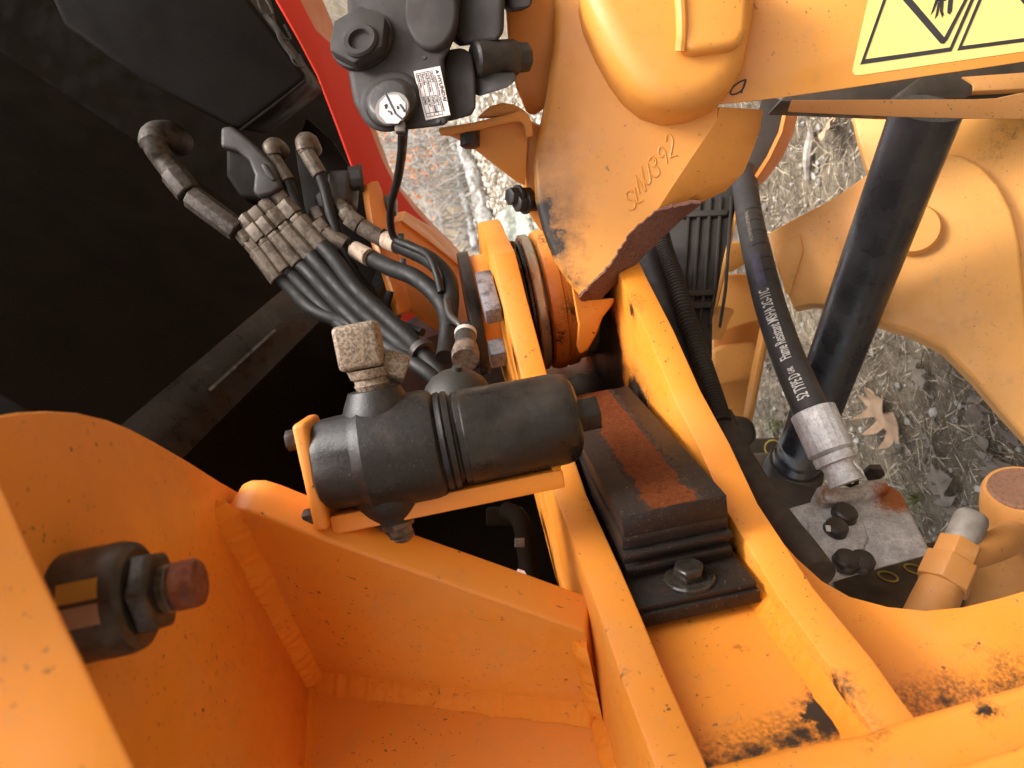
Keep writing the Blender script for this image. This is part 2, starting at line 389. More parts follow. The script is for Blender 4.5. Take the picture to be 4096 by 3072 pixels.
# oak leaves, each its own thing
def oak(L):
    half = [(.010, 0), (.045, .10), (.19, .13), (.33, .25), (.20, .255), (.065, .29), (.075, .37), (.22, .41), (.33, .50), (.45, .60), (.30, .575), (.09, .535), (.085, .61), (.20, .70), (.32, .85), (.17, .79), (.07, .76), (.06, .85), (.0, 1.0)]
    bm = bmesh.new()
    for sgn in (-1, 1):
        ed = [bm.verts.new((sgn*x*L*random.uniform(.86, 1.12), (y+random.uniform(-.012, .012))*L, 0)) for x, y in half[:-1]]
        md = [bm.verts.new((0, y*L, 0)) for y in (1, .85, .7, .55, .4, .25, .1, 0)]
        f = bm.faces.new(ed+md)
    bmesh.ops.triangulate(bm, faces=bm.faces[:]); bmesh.ops.subdivide_edges(bm, edges=bm.edges[:], cuts=1)
    bmesh.ops.remove_doubles(bm, verts=bm.verts[:], dist=1e-5); fixn(bm)
    k1, k2, sd_ = random.uniform(.3, 1.1), random.uniform(-.5, .8), random.uniform(0, 50)
    for v in bm.verts:
        x, y = v.co.x/L, v.co.y/L
        v.co.z = L*(k1*abs(x)**1.6*.55+k2*(y-.5)**2*0.5+0.09*mnoise.noise(Vector((x*4, y*4, sd_))))
    st = [bm.verts.new(p) for p in ((-.008*L, 0.02*L, 0), (.008*L, 0.02*L, 0), (.010*L, -.22*L, .03*L), (-.004*L, -.22*L, .03*L))]
    bm.faces.new(st)
    return bm
def oakmat(name, a, b):
    g = G(name); return g.out(g.mix(g.ramp(g.noise(35, 4), 0.35, 0.65), a, b), 0.7, 0, g.noise(150, 3), 0.2, 0.001, 0.3)
OM = [oakmat('tan oak leaf', (0.34, 0.21, 0.12), (0.42, 0.28, 0.17)), oakmat('grey-brown oak leaf', (0.13, 0.10, 0.075), (0.20, 0.16, 0.12)), oakmat('bleached oak leaf', (0.22, 0.18, 0.14), (0.16, 0.125, 0.09))]
def put_leaf(p, L, mat, rz, tilt, label, group=None):
    bm = oak(L); o = obj('oak_leaf', bm, mat, label=label, cat='leaf', group=group, ang=180)
    o.location = p; o.rotation_euler = (tilt[0], tilt[1], rz); return o
p = gpix(3530, 1600); p.z += 0.012
l0 = put_leaf(p, 0.185, OM[0], 0, (0.05, 0.05), 'tan dry oak leaf with deep pointed lobes lying alone beside the thick black hose')
v = gpix(3590, 1700)-gpix(3470, 1555); l0.rotation_euler.z = math.atan2(v.y, v.x)+math.pi/2; l0.location = gpix(3570, 1680)+Z*0.014
spots = [(3935, 1620), (3985, 1840), (3860, 2060), (3800, 1960), (4060, 1900), (3140, 1640), (3110, 1720), (3740, 1770), (4080, 1720), (3690, 1480), (3060, 1420)]
for i, (x, y) in enumerate(spots):
    q = gpix(x, y)+Z*0.012
    put_leaf(q, random.uniform(0.07, 0.12), OM[1+i % 2], random.uniform(0, 6.3), (random.uniform(-.35, .35), random.uniform(-.35, .35)), 'weathered grey-brown oak leaf among the straw on the soil', 'weathered oak leaves on the soil')
put_leaf(gpix(3370, 490)+Z*0.03, 0.13, OM[0], 2.4, (0.6, -0.5), 'curled pinkish dry leaf on the straw below the yellow strip')
# weathered stick and bent twig
M_STICK = simple('weathered wood', (0.42, 0.38, 0.33), (0.25, 0.21, 0.17), 0.85, 0, 60, 120, 0.6)
a, b = gpix(3262, 520), gpix(3245, 710)
obj('weathered_stick', rough(tube([a+Z*0.012, a.lerp(b, .5)+Z*0.016, b+Z*0.012], lambda f: 0.013*(1-.5*abs(f-.5)), 8, 8), 0.004, 30), M_STICK, label='pale weathered stick lying in the straw above the yellow axle', cat='stick')
tw = [gpix(x, y)+Z*h for x, y, h in ((3400, 1770, .05), (3480, 1830, .05), (3560, 1890, .06), (3600, 1915, .05), (3650, 1950, .02))]
tb = tube(tw, 0.0028, 7, 5); tube([tw[3], gpix(3595, 1960)+Z*.01], 0.002, 6, 1, bm=tb)
obj('bare_twig', tb, M_STICK, label='thin bare forked twig sticking out beside the grey fitting block', cat='twig')
# green grass tufts
def tuft(p, n, h, label, mat):
    bm = bmesh.new()
    for _ in range(n):
        a = random.uniform(0, 6.3); o = Vector((math.cos(a), math.sin(a), 0)); s = Vector((-o.y, o.x, 0)); w = random.uniform(.0008, .0018); hh = h*random.uniform(.5, 1); pr = None
        for k in range(4):
            f = k/3; q = p+o*(hh*0.75*f*f+.01*random.random())+Z*(hh*(f-.35*f*f)); ww = w*(1-f*.9); cu_ = (bm.verts.new(q-s*ww), bm.verts.new(q+s*ww))
            if pr: bm.faces.new((pr[0], pr[1], cu_[1], cu_[0]))
            pr = cu_
    obj('grass_tuft', bm, mat, label=label, cat='grass tuft')
M_GRASS = straw_mat('dull green grass', (0.10, 0.12, 0.045), (0.22, 0.22, 0.10), (0.16, 0.15, 0.07))
tuft(gpix(3690, 1985), 60, 0.14, 'small green grass tuft on the soil beside the rusty corner of the block', M_GRASS)
tuft(gpix(3640, 2120), 50, 0.12, 'greyish green grass tuft in shade behind the galvanised block', M_GRASS)
tuft(gpix(3130, 1690), 35, 0.12, 'green grass tuft beside the yellow bracket edge', M_GRASS)
# ---- beyond: boulder, fallen logs, brush bank
M_LICHEN = rusty('lichen stone', (0.42, 0.44, 0.38), (0.20, 0.20, 0.15), 0.5, 0.9, 0, 6, 0.8)
def gd(x, y, d):
    p = W(x, y, d); return Vector((p.x, p.y, gz(p.x, p.y)))
cpos = gd(1905, 1000, 7.2)
bm = bmesh.new(); bmesh.ops.create_icosphere(bm, subdivisions=4, radius=1)
for v in bm.verts:
    n_ = mnoise.noise(v.co*1.3)*.25+mnoise.noise(v.co*4)*.07; v.co *= 1+n_; v.co = Vector((v.co.x*0.50, v.co.y*0.30, v.co.z*0.30))
bmesh.ops.translate(bm, verts=bm.verts[:], vec=cpos+Z*0.06)
obj('boulder', bm, M_LICHEN, label='pale lichen-covered boulder on the bright ground beyond the hinge', cat='boulder', ang=180)
M_LOG = rusty('grey bark', (0.36, 0.35, 0.33), (0.20, 0.165, 0.13), 0.5, 0.95, 0, 9, 1.0)
def logo(x0, y0, d0, x1, y1, d1, r, label):
    a = gd(x0, y0, d0)+Z*r*.8; b = gd(x1, y1, d1)+Z*r*.8; mids = [a.lerp(b, f)+Vector((0, random.uniform(-.05, .05), random.uniform(-.03, .03))) for f in (0, .25, .5, .75, 1)]
    obj('fallen_log', rough(tube(mids, lambda f: r*(1-.35*f), 12, 10), r*.3, 9), M_LOG, label=label, cat='log')
logo(1990, 1100, 9.0, 1940, 560, 10.5, 0.14, 'grey fallen log lying across the leaf litter behind the boulder')
logo(1870, 1000, 12.0, 1850, 540, 12.5, 0.10, 'thinner fallen log at the foot of the brush bank')
def brush(x, y, d, n, h, name, label, leaf=None):
    p0 = gd(x, y, d); e = thing(name, p0, label, 'shrub', 'shrubs at the foot of the bank' if name == 'bare_shrub' else None)
    bm = bmesh.new(); lb = bmesh.new(); tips = []
    for _ in range(n):
        a = random.uniform(0, 6.3); sp = random.uniform(.15, .9); q = [p0+Vector((random.uniform(-.3, .3), random.uniform(-.2, .2), 0))]
        for k in range(1, 6):
            q.append(q[0]+Vector((math.cos(a)*sp*h*k/5+random.gauss(0, .06), math.sin(a)*sp*h*.6*k/5, h*(k/5)*(1-.25*k/5*sp)+random.gauss(0, .05))))
        tube(q, lambda f: 0.014*(1-.8*f)+.003, 4, 2, bm=bm, cap=False)
        for m_ in range(4):
            s = q[random.randint(2, 5)]; b_ = s+Vector((random.gauss(0, .3), random.gauss(0, .2), random.uniform(-.05, .35))); tube([s, s.lerp(b_, .5)+Vector((0, 0, .04)), b_], 0.0045, 3, 2, bm=bm, cap=False); tips.append(b_)
    obj('stems', bm, leaf[0] if leaf else M_BRUSH, e)
    if leaf:
        for s in tips:
            for _ in range(leaf[2]):
                c_ = s+Vector((random.gauss(0, .09), random.gauss(0, .09), random.gauss(0, .09))); L = random.uniform(.05, .11); u = Vector((random.gauss(0, 1), random.gauss(0, 1), random.gauss(0, 1))).normalized(); w_ = u.orthogonal().normalized()
                vs_ = [lb.verts.new(c_+k_) for k_ in (-u*L*.5, w_*L*.35, u*L*.5, -w_*L*.35)]; lb.faces.new(vs_)
        obj('leaves', lb, leaf[1], e)
M_BRUSH = simple('grey brush stems', (0.46, 0.43, 0.39), (0.22, 0.19, 0.16), 0.9, 0, 3, 30, 0.1)
M_ORL = oakmat('rusty leaves', (0.50, 0.20, 0.07), (0.36, 0.13, 0.05)); M_GRL = oakmat('grey-green leaves', (0.16, 0.22, 0.11), (0.27, 0.31, 0.18))
for x, y, d, n, h in ((1760, 620, 13, 16, 1.5), (1700, 760, 12.5, 18, 1.6), (1780, 900, 12.5, 16, 1.2), (1650, 560, 14, 16, 2.0), (1720, 1010, 12.6, 14, 1.3), (1800, 500, 13, 14, 1.4), (1560, 700, 15, 16, 2.2), (1830, 720, 11.5, 10, .8)):
    brush(x, y, d, n, h, 'bare_shrub', 'leafless grey-brown shrub tangled at the foot of the bank')
brush(1600, 640, 11.5, 8, 1.1, 'rusty_shrub', 'shrub with rust-orange leaf clusters beside the thin black cable', (M_BRUSH, M_ORL, 5))
brush(1740, 560, 12.0, 7, 1.4, 'rusty_shrub', 'shrub with hanging rust-orange leaves below the grey valve', (M_BRUSH, M_ORL, 5))
brush(1420, 120, 14, 12, 2.4, 'green_shrub', 'greyish green leafy shrub seen between red panel and valve', (M_BRUSH, M_GRL, 9))
brush(1560, 520, 14, 9, 1.6, 'green_shrub', 'low greyish green shrub on the bank behind the rusty leaves', (M_BRUSH, M_GRL, 7))
# far wood on the bank: one tangle
bm = bmesh.new()
for _ in range(420):
    a = random.uniform(-0.9, 1.1); r = random.uniform(16.5, 26); p0 = gpt(math.sin(a)*r, math.cos(a)*r, -.1); h = random.uniform(2.0, 6.5); lean = random.uniform(-.5, .5)
    tube([p0, p0+Vector((lean, 0, h*.5)), p0+Vector((lean*1.8, random.gauss(0, .3), h))], lambda f: (0.05)*(1-.75*f), 5, 3, bm=bm, cap=False)
    for _k in range(5):
        s = p0+Vector((lean, 0, h*.5))*random.uniform(.3, 1.2); b_ = s+Vector((random.gauss(0, .7), random.gauss(0, .4), random.uniform(-.2, .9))); tube([s, b_], 0.012, 3, 1, bm=bm, cap=False)
obj('brushwood', bm, M_BRUSH, kind='stuff', label='tangled bare brushwood covering the bank behind')
# ================================================================ REAR FRAME (two hinge plates, web, gusset)
def E0(x, y): return onN(x, y, -0.452)
wpn = (T*0.33+N).normalized(); wp0 = T*0.2+N*-0.500
def wq(x, y, off=0.0): return onP(x, y, wp0+wpn*off, wpn)     # picture point on the web between the hinge plates
M_FRAME = paint('frame paint', YEL, 0.40, 0.75, speck=1.1,
    blobs=[(wq(3350, 2850), 0.022, 0.012, 1.0), (wq(3260, 2690), 0.004, 0.012, 0.9), (fr(0.78, -0.50, -0.085), 0.012, 0.03, 0.9),
           (fr(0.62, -0.62, -0.215), 0.07, 0.03, 1.0), (fr(0.80, -0.62, -0.21), 0.12, 0.03, 1.0), (fr(0.47, -0.56, -0.205), 0.012, 0.02, 0.9),
           (fr(0.66, -0.475, -0.21), 0.012, 0.014, 1.0), (onZ(3330, 2640, -0.225), 0.004, 0.009, 0.85), (onZ(3375, 2720, -0.225), 0.003, 0.009, 0.8), (wq(2945, 2590), 0.000, 0.008, 0.8), (wq(2800, 2700), -0.002, 0.007, 0.8), (onN(3300, 2560, -0.545), 0.0, 0.008, 0.8), (onN(3440, 2470, -0.545), -0.001, 0.008, 0.8), (onN(3900, 2600, -0.545), 0.0, 0.008, 0.7), (E0(3950, 2850), 0.002, 0.007, 0.9), (E0(3480, 2930), 0.004, 0.010, 0.9), (onZ(2500, 2720, -0.072), 0.000, 0.007, 0.9), (onZ(2700, 1500, -0.21), 0.006, 0.010, 0.9)],
    segs=[(wq(2780, 3075), wq(3400, 2915), 0.014, 0.022, 0.9), (onN(3660, 2840, -0.545), onN(4300, 2650, -0.545), 0.010, 0.020, 0.85),
          (fr(0.36, -0.54, -0.207), fr(0.60, -0.62, -0.207), 0.008, 0.018, 0.9)])
M_WELD = paint('weld paint', (0.70, 0.215, 0.018), 0.6, 0.3, speck=1.0)
M_WELD.node_tree.nodes['Principled BSDF'].inputs['Specular IOR Level'].default_value = 0.12
# outer edge of the hinge plates, measured on the picture
eU = [(2640, 3130), (2620, 3072), (2553, 2895), (2485, 2712), (2412, 2500), (2342, 2305), (2280, 2140), (2227, 2000), (2150, 1740), (2084, 1500), (2012, 1207), (1968, 1020)]
HT, HN, HR = 0.90, -0.600, 0.132           # hinge pin axis and radius of the rounded plate ends
def plate_outline(edge, z, inner):
    o = [onZ(x, y, z) for x, y in edge]
    o = [p for p in o if p.dot(T) < HT-0.05]
    for k in range(0, 19):
        a = rad(95-k*10.5); o.append(fr(HT+HR*math.cos(a), HN+HR*math.sin(a), z))
    o += [fr(0.55, inner, z), fr(0.05, inner, z)]
    return o
frame = thing('rear_chassis', fr(0.4, -0.6, -0.25), 'orange-yellow welded rear frame with two parallel hinge plates, gusset and cut-out web', 'machine frame')
obj('hinge_plate', prism(plate_outline(eU, -0.070, -0.765), Z*-0.030, 0.0022), M_FRAME, frame, label='upper hinge plate with rounded end, running behind the filter')
eL = [(3660, 3170), (3560, 3020), (3485, 2915), (3431, 2838), (3330, 2680), (3220, 2530), (3107, 2379), (3000, 2200), (2904, 2040), (2800, 1800), (2691, 1583), (2590, 1340), (2484, 1115), (2440, 1010)]
obj('hinge_plate', prism(plate_outline(eL, -0.210, -0.80), Z*-0.030, 0.0022), M_FRAME, frame, label='lower hinge plate beside the steel spacer stack')
# web between the plates
wd_ = Vector((0.14, -0.053)).normalized()
def web(t): return -0.494-(t-0.233)*0.379
def wb(t, off, z):                          # point on the web, off = distance in front of it
    n = web(t); return T*(t+0.355*off) + N*(n+0.935*off) + Z*(H+z)
obj('web_plate', prism([wp0+T*a+N*(-0.33*a)+Z*(H-0.098)+wpn*o for a, o in ((-0.14, 0), (0.82, 0), (0.82, -0.02), (-0.14, -0.02))], Z*-0.114, 0), M_FRAME, frame)
a_ = wp0+T*0.42+N*(-0.33*0.42)+Z*(H-0.21); b_ = wp0+T*-0.09+N*(0.33*0.09)+Z*(H-0.21)
obj('weld_bead', fillet(a_, b_, wpn, Z, 0.0115, 0.08, seed=1.0), M_WELD, frame)
# near end plate: its broad edge closes the pocket at the bottom of the picture
def E(x, y, off=0): return onN(x, y, -0.452+off)
ep = [E(2740, 3085), E(2830, 3052), E(3150, 2975), E(3460, 2920), E(3560, 2880), E(3655, 2850), E(4096, 2722), E(4400, 2640), E(4400, 3300), E(2700, 3400)]
obj('end_plate', prism(ep, N*-0.30, 0.009, 3), M_FRAME, frame)
obj('flange', prism([onN(x, y, -0.432) for x, y in ((3300, 3235), (3763, 3076), (4096, 2968), (4400, 2880), (4400, 3500), (3200, 3500))], N*-0.019, 0.006, 3), M_FRAME, frame)
# lower web with the round cut-out
LWN = -0.545
lw = [(3080, 2110), (3128, 2162), (3190, 2232), (3290, 2322), (3400, 2384), (3550, 2424), (3700, 2440), (3850, 2426), (4000, 2390), (4130, 2352), (4500, 2240), (4500, 2900), (3600, 3000), (3380, 2880)]
obj('lower_web', prism([onN(x, y, LWN) for x, y in lw], N*-0.025, 0.002), M_FRAME, frame)
# mounting plate above (seen from below), back wall and gusset
ZA = 0.212
ap = [(-900, 1850), (-300, 1720), (0, 1662), (90, 1648), (200, 1643), (320, 1650), (430, 1676), (520, 1712), (620, 1765), (760, 1848), (880, 1925), (960, 1970)]
aout = [onZ(x, y, ZA) for x, y in ap] + [onZ(1080, 2330, ZA), onZ(1300, 2640, ZA), onZ(1330, 2700, ZA), onZ(1250, 3300, ZA), onZ(-1200, 3500, ZA)]
obj('mounting_plate', prism(aout, Z*0.025, 0.002), M_FRAME, frame, label='mounting plate above the gusset seen from below')
NB = -0.683
obj('back_wall', prism([onN(1130, 2600, NB), onN(2480, 2700, NB), onN(2560, 3400, NB), onN(1050, 3400, NB)], N*-0.02, 0), M_FRAME, frame)
TG = 0.402
G_A, G_U, G_F = onN(1240, 2712, NB), onZ(2400, 2850, -0.07), onZ(892, 2055, ZA)     # corners of the gusset: at the back wall above and below, and in front
gn = (G_U-G_A).cross(G_F-G_A).normalized()
if gn.dot(C-G_A) < 0: gn = -gn
def gq(x, y): return onP(x, y, G_A, gn)
gp = [(890, 2058), (930, 2042), (985, 2042), (1050, 2062), (1130, 2094), (1300, 2160), (1600, 2265), (2000, 2405), (2345, 2528), (2420, 2900), (1225, 2745)]
obj('gusset', prism([gq(x, y) for x, y in gp], -gn*0.036, 0.0035, 3), M_FRAME, frame, label='sloping gusset rib welded between mounting plate and upper hinge plate')
def flat(v, n_): return (v-n_*v.dot(n_)).normalized()
obj('weld_bead', fillet(G_A.lerp(G_F, 1.06), G_A, flat(gn, Z), flat(-Z, gn), 0.0165, 0.10, seed=2.0), M_WELD, frame)
obj('weld_bead', fillet(G_A, G_U, flat(gn, N), flat(N, gn), 0.0150, 0.10, seed=3.0), M_WELD, frame)
g_e = onZ(2350, 2470, -0.07); g_e = G_U+flat(g_e-G_U, gn)*(g_e-G_U).length
obj('weld_bead', fillet(G_U, g_e, flat(gn, Z), flat(Z, gn), 0.013, seed=4.0), M_WELD, frame)
obj('weld_bead', fillet(G_A, fr(-0.1, NB, ZA), N, -Z, 0.006, seed=5.0), M_WELD, frame)
obj('weld_bead', fillet(G_U, fr(0.05, NB, -0.07), N, Z, 0.012, seed=6.0), M_WELD, frame)
# near plate hanging at the picture's lower left corner
fp = Pl((20, 1980, 0.27), (560, 3100, 0.215), (-500, 2700, 0.22))
obj('hanger_plate', prism([fp.at(x, y) for x, y in ((-60, 1820), (20, 1975), (120, 2205), (250, 2480), (400, 2780), (550, 3090), (640, 3280), (-700, 3500), (-900, 1900))], fp.n*-0.012, 0.002), M_FRAME, frame, label='near plate at the mounting stud, close to the lens')

# ---- mounting stud
M_DARKNUT = simple('dark oiled steel', (0.030, 0.021, 0.016), (0.075, 0.055, 0.044), 0.40, 0.4, 60, 300, 0.3)
M_RUSTEND = rusty('rusted stud end', (0.22, 0.10, 0.06), (0.26, 0.055, 0.016), 0.40, 0.75, 0.3, 40)
M_THREAD = simple('greased thread', (0.09, 0.065, 0.05), (0.30, 0.22, 0.16), 0.45, 0.5, 90, 300, 0.3)
s0 = W(150, 2462, 0.355); s1 = Vector((s0.x, s0.y, W(770, 2280, 0.352).z))
top = Vector((s0.x, s0.y, H+ZA))
stud = thing('mounting_stud', top, 'dark threaded stud with nut and paint stripes and rusted end under the orange mounting plate', 'stud bolt')
L = top.z-s1.z
prof = []
for i in range(64):
    f = i/63; prof.append((0.60+0.20*f, 0.0115+0.0007*math.sin(i*1.5)))
obj('thread', lathe(top, s1, [(0, 0.011)]+prof+[(0.81, 0.0105)], 28), M_THREAD, stud)
obj('stud_end', rough(lathe(top, s1, [(0.79, 0.0110), (0.81, 0.0122), (0.95, 0.0122), (0.985, 0.0113), (1.0, 0.0090), (1.001, 0.004)], 48), 0.0003, 400), M_RUSTEND, stud)
def zt(f): return Vector((top.x, top.y, top.z-L*f))
obj('washer', lathe(zt(0.0), zt(0.54), [(0, 0.028), (0.8, 0.028), (0.93, 0.0265), (1, 0.023)], 40), M_DARKNUT, stud)
obj('nut', lathe(zt(0.54), zt(0.70), [(0, 0.0215), (0.15, 0.0215), (0.85, 0.0215), (1, 0.0185)], 6, bev=0.0012, rot=0.35), M_DARKNUT, stud)
M_STRIPE_Y = simple('yellow paint mark', (0.62, 0.36, 0.05), (0.55, 0.30, 0.06), 0.5)
M_STRIPE_W = simple('pinkish paint mark', (0.55, 0.36, 0.25), (0.42, 0.26, 0.18), 0.5)
def strip_on_cyl(ax, r, a0, a1, f0, f1, mat, name, parent):
    bm = bmesh.new(); rows = []
    for i in range(7):
        f = f0+(f1-f0)*i/6; row = []
        for k in range(7):
            a = a0+(a1-a0)*k/6; w = 1.0
            row.append(bm.verts.new(zt(f)+Vector((math.cos(a), math.sin(a), 0))*r*w))
        rows.append(row)
    for a_, b_ in zip(rows, rows[1:]):
        for k in range(6): bm.faces.new((a_[k], a_[k+1], b_[k+1], b_[k]))
    bmesh.ops.solidify(bm, geom=bm.faces[:], thickness=0.0006); return obj(name, bm, mat, parent)
toC = C-top; ac = math.atan2(toC.y, toC.x)
strip_on_cyl(0, 0.0288, ac+0.08, ac+0.42, 0.12, 0.42, M_STRIPE_Y, 'paint_mark', stud)
strip_on_cyl(0, 0.0288, ac-0.34, ac+0.00, 0.14, 0.42, M_STRIPE_W, 'paint_mark', stud)

# ================================================================ SPACER STACK on the web
M_SPACER = rusty('dark oiled plate', (0.017, 0.0125, 0.010), (0.050, 0.022, 0.013), 0.58, 0.5, 0.2, 45, 0.4, speck=(0.10, 0.08, 0.065), spec=0.4)
M_SPRUST = rusty('rust strip', (0.105, 0.027, 0.0075), (0.15, 0.040, 0.011), 0.5, 0.95, 0, 60, 0.9, speck=(0.26, 0.085, 0.03), spec=0.1)
def slab(name, t0, t1, o0, o1, z0, z1, mat, parent, bev=0.0006, label=None):
    bm = prism([wb(t0, o0, z0), wb(t1, o0, z0), wb(t1, o1, z0), wb(t0, o1, z0)], Z*(z1-z0), bev)
    return obj(name, bm, mat, parent, label=label)
# stack distance runs along the web's normal; t positions refer to the foot of that normal
stack = thing('spacer_stack', wb(0.45, 0, -0.155), 'stack of dark oily steel stop plates with a rusty strip, bolted between the hinge plates', 'stop block')
tb0 = solve(lambda t: wb(t, 0.012, -0.103), 0.05, 0.5, 2445)
slab('base_plate', tb0, 0.62, -0.005, 0.0065, -0.204, -0.102, M_SPACER, stack)
slab('base_plate', tb0+0.003, 0.62, 0.0068, 0.012, -0.203, -0.103, M_SPACER, stack)
tm0 = solve(lambda t: wb(t, 0.0735, -0.108), 0.1, 0.5, 2068)
zz = [(0.0123, 0.0205, tm0+.002), (0.0207, 0.0255, tm0-.0035), (0.0257, 0.0335, tm0+.004), (0.0337, 0.0385, tm0-.003), (0.0387, 0.0465, tm0+.004), (0.0467, 0.0535, tm0+.0005)]
for a, b, t0 in zz: slab('shim_plate', t0, 0.60, a, b, -0.201+random.uniform(0, .003), -0.106, M_SPACER, stack)
tt0 = solve(lambda t: wb(t, 0.0735, -0.108), 0.1, 0.5, 2068)
slab('top_plate', tt0, 0.61, 0.0537, 0.0735, -0.198, -0.108, M_SPACER, stack, 0.0006, 'thick front plate of the stack')
rs = [0.335, 0.61]
bm = bmesh.new(); ks = 90; zl, zr = [], []
for i in range(ks+1):
    t = tt0+0.001+(0.609-tt0)*i/ks
    zl.append(bm.verts.new(wb(t, 0.0739, -0.134+0.0045*mnoise.noise(Vector((t*60, 0, 0)))+0.0035*mnoise.noise(Vector((t*300, 2, 0))))))
    zr.append(bm.verts.new(wb(t, 0.0739, -0.173+0.0045*mnoise.noise(Vector((t*50, 5, 0)))+0.0035*mnoise.noise(Vector((t*300, 9, 0))))))
for i in range(ks): bm.faces.new((zl[i], zl[i+1], zr[i+1], zr[i]))
bmw = bmesh.new(); e1, e2 = [], []
for i in range(ks+1):
    t = tt0+0.001+(0.609-tt0)*i/ks
    e1.append(bmw.verts.new(wb(t, 0.0737, -0.1285+0.005*mnoise.noise(Vector((t*90, 20, 0)))+0.004*mnoise.noise(Vector((t*420, 22, 0))))))
    e2.append(bmw.verts.new(wb(t, 0.0737, -0.1785+0.005*mnoise.noise(Vector((t*90, 25, 0)))+0.004*mnoise.noise(Vector((t*420, 29, 0))))))
for i in range(ks): bmw.faces.new((e1[i], e1[i+1], e2[i+1], e2[i]))
obj('stained_margin', bmw, rusty('brown stained margin', (0.026, 0.017, 0.012), (0.10, 0.040, 0.016), 0.56, 0.8, 0, 110, 0.5, spec=0.2), stack, label='brown stained margin beside the rust')
obj('rust_strip', bm, M_SPRUST, stack, label='rough strip of orange-brown rust along the front plate')
bc = wb(solve(lambda t: wb(t, 0.012, -0.155), 0.05, 0.5, 2318), 0.012, -0.155); bn = (N*0.935+T*0.355).normalized()
M_WET = simple('wet black steel', (0.02, 0.016, 0.013), (0.05, 0.04, 0.03), 0.16, 0.2, 60, 200, 0.3)
obj('washer', lathe(bc, bc+bn*0.004, [(0, 0.021), (0.7, 0.021), (1, 0.0195)], 36), M_WET, stack)
obj('bolt_head', lathe(bc+bn*0.004, bc+bn*0.015, [(0, 0.0135), (0.8, 0.0135), (1, 0.0112)], 6, bev=0.0012), M_WET, stack)

# ================================================================ HINGE BEARING between the plates
M_STEEL = simple('machined steel', (0.58, 0.54, 0.45), (0.40, 0.36, 0.29), 0.30, 0.6, 8, 200, 0.1)
M_GREASE = simple('black grease', (0.014, 0.011, 0.009), (0.03, 0.023, 0.017), 0.28, 0, 40, 60, 0.5)
M_HUB = paint('hinge hub paint', (0.70, 0.26, 0.035), 0.42, 0.7, blobs=[(fr(0.795, -0.55, -0.17), 0.016, 0.016, 1.0), (fr(0.80, -0.53, -0.205), 0.02, 0.02, .9)],
   segs=[(fr(0.90, -0.49, -0.152), fr(0.79, -0.60, -0.152), 0.004, 0.010, 1.0)])
def hz(z): return fr(HT, HN, z)
bear = thing('hinge_bearing', hz(-0.21), 'greasy ring-shaped hinge bearing with bright steel races between the two hinge plates', 'bearing')
obj('seal_ring', lathe(hz(-0.1005), hz(-0.122), [(0, 0.090), (0.2, 0.095), (0.5, 0.095), (0.55, 0.088), (0.7, 0.088), (0.75, 0.096), (1, 0.096)], 56, bev=0.001), M_GREASE, bear)
obj('outer_race', lathe(hz(-0.1222), hz(-0.1370), [(0, 0.100), (0.15, 0.1035), (0.85, 0.1035), (1, 0.101)], 64, bev=0.0006), M_STEEL, bear)
obj('dust_seal', lathe(hz(-0.1372), hz(-0.1402), [(0, 0.096), (1, 0.096)], 64), M_GREASE, bear)
obj('lower_race', lathe(hz(-0.192), hz(-0.2085), [(0, 0.097), (1, 0.097)], 64, bev=0.001), M_STEEL, bear)
for k in range(10):
    a = rad(150+k*36); p = fr(HT+0.094*math.cos(a), HN+0.094*math.sin(a), -0.1135)
    obj('cap_bolt', hexp(p, p+Z*0.011, 0.0075, 0.0008, rot=k*0.4), M_DARKNUT, bear)
# retaining plates and bolts over the upper hinge plate
M_GALV = rusty('grey zinc block', (0.24, 0.22, 0.225), (0.10, 0.085, 0.085), 0.56, 0.62, 0.4, 55, 0.5)
M_BLKM = simple('black painted metal', (0.022, 0.018, 0.015), (0.05, 0.04, 0.033), 0.5, 0.2, 30, 260, 0.3)
ret = thing('bearing_retainer', W(1960, 1330, 0.93), 'black bolted bearing cover ring with two grey stop blocks over the upper hinge plate', 'cover plate')
cvp = Pl((1900, 1150, 1.0), (1960, 1450, 0.90), (1915, 1200, 0.985))
cz0, cz1 = -0.047, -0.055
obj('cover_ring', lathe(hz(-0.030), hz(-0.046), [(0, 0.094), (1, 0.094)], 56, bev=0.001), M_BLKM, ret)
obj('hub_collar', lathe(hz(-0.046), hz(-0.0702), [(0, 0.086), (1, 0.086)], 56, bev=0.001), M_HUB, ret)
for k, (a0, zt_) in enumerate(((118, -0.002), (150, -0.002), (178, -0.002), (205, -0.002), (235, -.002), (262, -.002))):
    a = rad(a0+42); p = fr(HT+0.075*math.cos(a), HN+0.075*math.sin(a), -0.030)
    b = obj('cap_bolt', hexp(p, p+Z*0.014, 0.0095, 0.001, rot=k*0.7), M_DARKNUT, ret)
def rblk(px, d, hx, hy, hz_, rot):
    c = W(*px, d); ax = (T*math.cos(rot)+N*math.sin(rot)); ay = (N*math.cos(rot)-T*math.sin(rot))
    obj('stop_block', box(c, ax*hx, ay*hy, Z*hz_, 0.003), M_GALV, ret)
rblk((1955, 1185), 0.935, 0.042, 0.012, 0.011, 0.12)
rblk((1990, 1412), 0.862, 0.014, 0.012, 0.010, 0.1)

